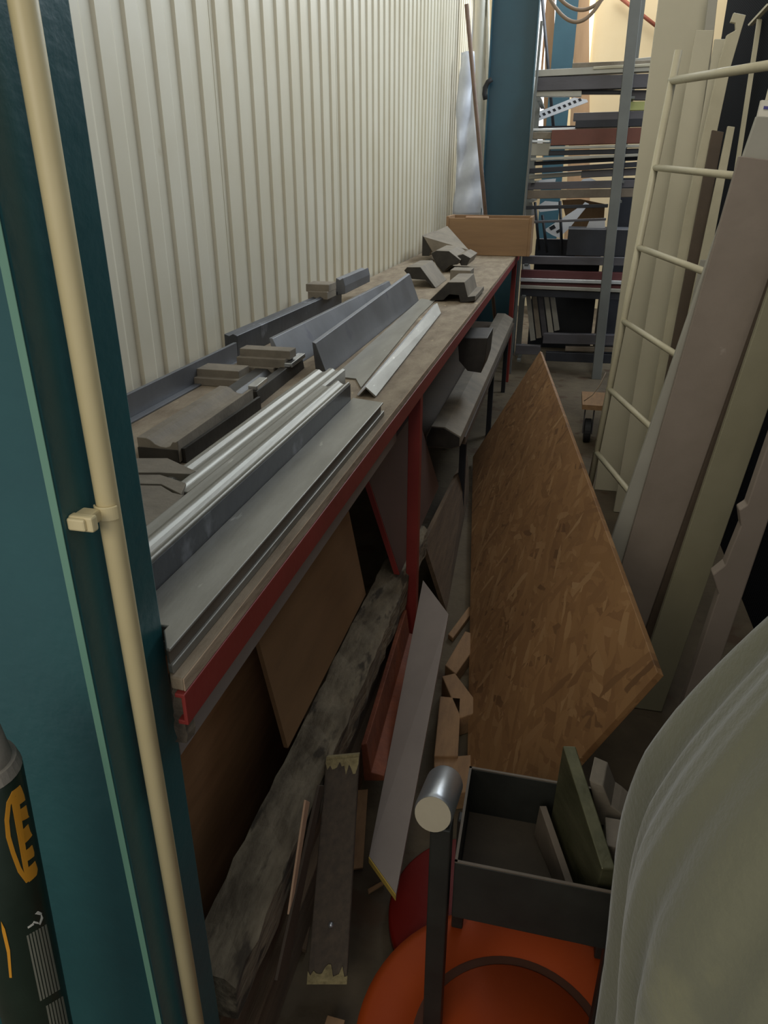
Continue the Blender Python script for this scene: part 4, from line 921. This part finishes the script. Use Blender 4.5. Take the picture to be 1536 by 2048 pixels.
o = solo('plastic_sheet', 'pale translucent-looking sheet hanging beside the far teal column', 'sheet', bm, M_sheetp, smooth=True)
md = o.modifiers.new('thick', 'SOLIDIFY'); md.thickness = 0.02; md.offset = -1
bm = NB(); tube(bm, [at(a_, b_, 1, 6.98) for a_, b_ in ((984, 158), (976, 164), (970, 176), (969, 188), (971, 199))], 0.02, 12); solo('black_hose', 'short black hose end curling round the far teal column', 'hose', bm, M_rubber, smooth=True)
# in front of the back wall
def wallbar(name, lb, l0_, l1_, y, m, cat='board', th=0.05):
    ps = [at(l0_[0], l0_[1], 1, y), at(l0_[2], l0_[1], 1, y), at(l1_[2], l1_[1], 1, y), at(l1_[0], l1_[1], 1, y)]
    bm = NB(); ext(bm, ps, (0, th, 0)); return solo(name, lb, cat, bm, m)
wallbar('pine_board', 'raw pine board left of the distant teal column', (1095, -60, 1110), (1080, 480, 1104), 9.56, M_pine)
wallbar('pine_board', 'raw pine board right of the distant teal column', (1156, -60, 1178), (1128, 480, 1180), 9.5, M_pine)
bm = NB(); tube(bm, [at(1083, -20, 1, 8.6), at(1108, 270, 1, 8.6)], 0.016, 10); solo('black_pole', 'thin black pole leaning in front of the bright window', 'pole', bm, M_barb, smooth=True)
bm = NB(); tube(bm, [at(1236, -8, 1, 9.9), at(1320, 58, 1, 9.9)], 0.02, 10); solo('red_pipe', 'thin red pipe slanting across the back wall', 'pipe', bm, mat('red_pipe_paint', (140, 76, 58), (150, 84, 64), rough=0.5, bump=0), smooth=True)
for i, (xa, xb, dip, y_) in enumerate(((1092, 1212, 62, 6.0), (1100, 1225, 48, 6.05))):
    pts = []
    for k in range(25):
        f = k / 24; s = 2 * f - 1
        pts.append(at(xa + (xb - xa) * f, -22 + dip * (1 - s * s) + (4 if i == 0 else -6), 1, y_))
    bm = NB(); tube(bm, pts, 0.012, 10); solo('hanging_cable', ('grey-brown cable loop hanging at the top, the lower loop', 'grey-brown cable loop hanging at the top, the upper loop')[i], 'cable', bm, M_cable, group='cable loops above the rack', smooth=True)

# ================================================================== GREEN TUBE, lower left
ax_t, ax_b = V((-0.480, 0.415, 1.005)), V((-0.548, 0.415, 0.002)); R = 0.034
t = thing('green_tube', 'dark green cylinder with an amber emblem in front of the near column', 'cylinder', ax_b)
dv = (ax_t - ax_b).normalized()
bm = NB(); tube(bm, [ax_b, ax_t - dv * 0.006, ax_t], [R, R, R * 0.9], 40); part('body', bm, M_green, t, smooth=True)
bm = NB(); tube(bm, [ax_t, ax_t + dv * 0.004, ax_t + dv * 0.012, ax_t + dv * 0.04, ax_t + dv * 0.05], [R * 0.72, R * 0.8, R * 0.78, R * 0.66, R * 0.4], 28); cp = part('cap', bm, M_cap, t, 'grey worn cap', smooth=True)
bm = NB(); tube(bm, [ax_t - dv * 0.002, ax_t + dv * 0.010], [R * 1.0, R * 0.9], 28); part('collar', bm, M_cap, cp)
side = dv.cross(V((0, 1, 0))).normalized() * -1
if side.x < 0: side = -side
frontv = V((0, -1, 0))
def on(s, phi, off):
    """point on the tube: s metres below the top, phi round from the front to the right"""
    return ax_t - dv * s + (frontv * math.cos(phi) + side * math.sin(phi)) * (R + off)
def patch(name, uv, m, parent, off=0.0006, label=None, th=0.0004):
    """a thin printed shape on the tube from (s, phi) outlines"""
    bm = NB()
    for poly in uv:
        # subdivide so that it follows the curve
        dens = []
        for (s0, f0), (s1, f1) in zip(poly, poly[1:] + poly[:1]):
            for k in range(6): dens.append((s0 + (s1 - s0) * k / 6, f0 + (f1 - f0) * k / 6))
        a = [bm.verts.new(on(s, f, off)) for s, f in dens]; b = [bm.verts.new(on(s, f, off - th)) for s, f in dens]
        bm.faces.new(a); bm.faces.new(list(reversed(b)))
        for i in range(len(a)): bm.faces.new([a[i], a[(i + 1) % len(a)], b[(i + 1) % len(b)], b[i]])
    bmesh.ops.triangulate(bm, faces=[f for f in bm.faces if len(f.verts) > 4])
    return part(name, bm, m, parent, label)
# pixel -> (s, phi) on the tube
def tuv(px, py):
    d = V((px - CX, -(py - CY), FPX)); r = V((d.dot(AX), d.dot(AY), d.dot(AZ))).normalized()
    o_ = CAM - ax_t
    rp = r - dv * r.dot(dv); op = o_ - dv * o_.dot(dv)
    A_ = rp.dot(rp); B_ = 2 * rp.dot(op); C_ = op.dot(op) - (R + 0.0003) ** 2
    disc = B_ * B_ - 4 * A_ * C_
    tt = (-B_ - math.sqrt(max(0, disc))) / (2 * A_)
    P_ = o_ + r * tt
    s = -P_.dot(dv); q = P_ + dv * s
    return (s, math.atan2(q.dot(side), q.dot(frontv)))
def pp(pts): return [tuv(a, b) for a, b in pts]
# emblem: amber almond outline with a toothed comb of letter strokes
out = [(40, 1570), (24, 1583), (13, 1605), (9, 1640), (12, 1675), (22, 1708), (36, 1745), (52, 1766)]
inn = [(44, 1580), (30, 1592), (21, 1610), (18, 1642), (21, 1672), (30, 1703), (42, 1735), (52, 1752)]
quads = [[out[i], out[i + 1], inn[i + 1], inn[i]] for i in range(len(out) - 1)]
em = patch('emblem', [pp(q) for q in quads] + [pp([(22, 1600), (36, 1588), (60, 1760), (52, 1766)])] + [pp(q) for q in (
    [(30, 1594), (42, 1574), (48, 1590), (50, 1600), (33, 1612)],
    [(34, 1622), (52, 1610), (56, 1630), (58, 1634), (38, 1644)],
    [(40, 1664), (56, 1648), (60, 1662), (64, 1670), (45, 1690)],
    [(47, 1704), (64, 1690), (68, 1704), (68, 1712), (51, 1724)],
    [(52, 1738), (70, 1722), (75, 1738), (73, 1750), (58, 1764)])], M_amber, t, label='amber toothed emblem')
pr_ = []
for i in range(7):
    x0_ = 53 + i * 6.0; y0_ = 1872 - i * 3.6
    pr_.append(pp([(x0_, y0_), (x0_ + 3.6, y0_ - 2), (x0_ + 31, y0_ + 128), (x0_ + 27.4, y0_ + 130)]))
patch('small_print', pr_, M_print, t, label='columns of grey small print')
pr_ = []
for i in range(6):
    x0_ = 92 + i * 6.0; y0_ = 2012 - i * 3.6
    pr_.append(pp([(x0_, y0_), (x0_ + 3.6, y0_ - 2), (x0_ + 16, y0_ + 60), (x0_ + 12.4, y0_ + 62)]))
patch('small_print', pr_, M_print, t, label='second block of grey small print')
patch('scratch', [pp([(55, 1854), (66, 1846), (68, 1849), (56, 1857)]), pp([(70, 1828), (76, 1822), (84, 1826), (80, 1830)]), pp([(82, 1826), (86, 1836), (80, 1850), (78, 1848), (82, 1836)]), pp([(66, 1846), (78, 1848), (76, 1844), (68, 1842)])], M_scrw, t, label='white scratch')
patch('stripe', [pp([(2, 1842), (10, 1858), (20, 1900), (24, 1955), (19, 1955), (14, 1905), (4, 1862)])], M_amber, t, label='curved amber stripe')
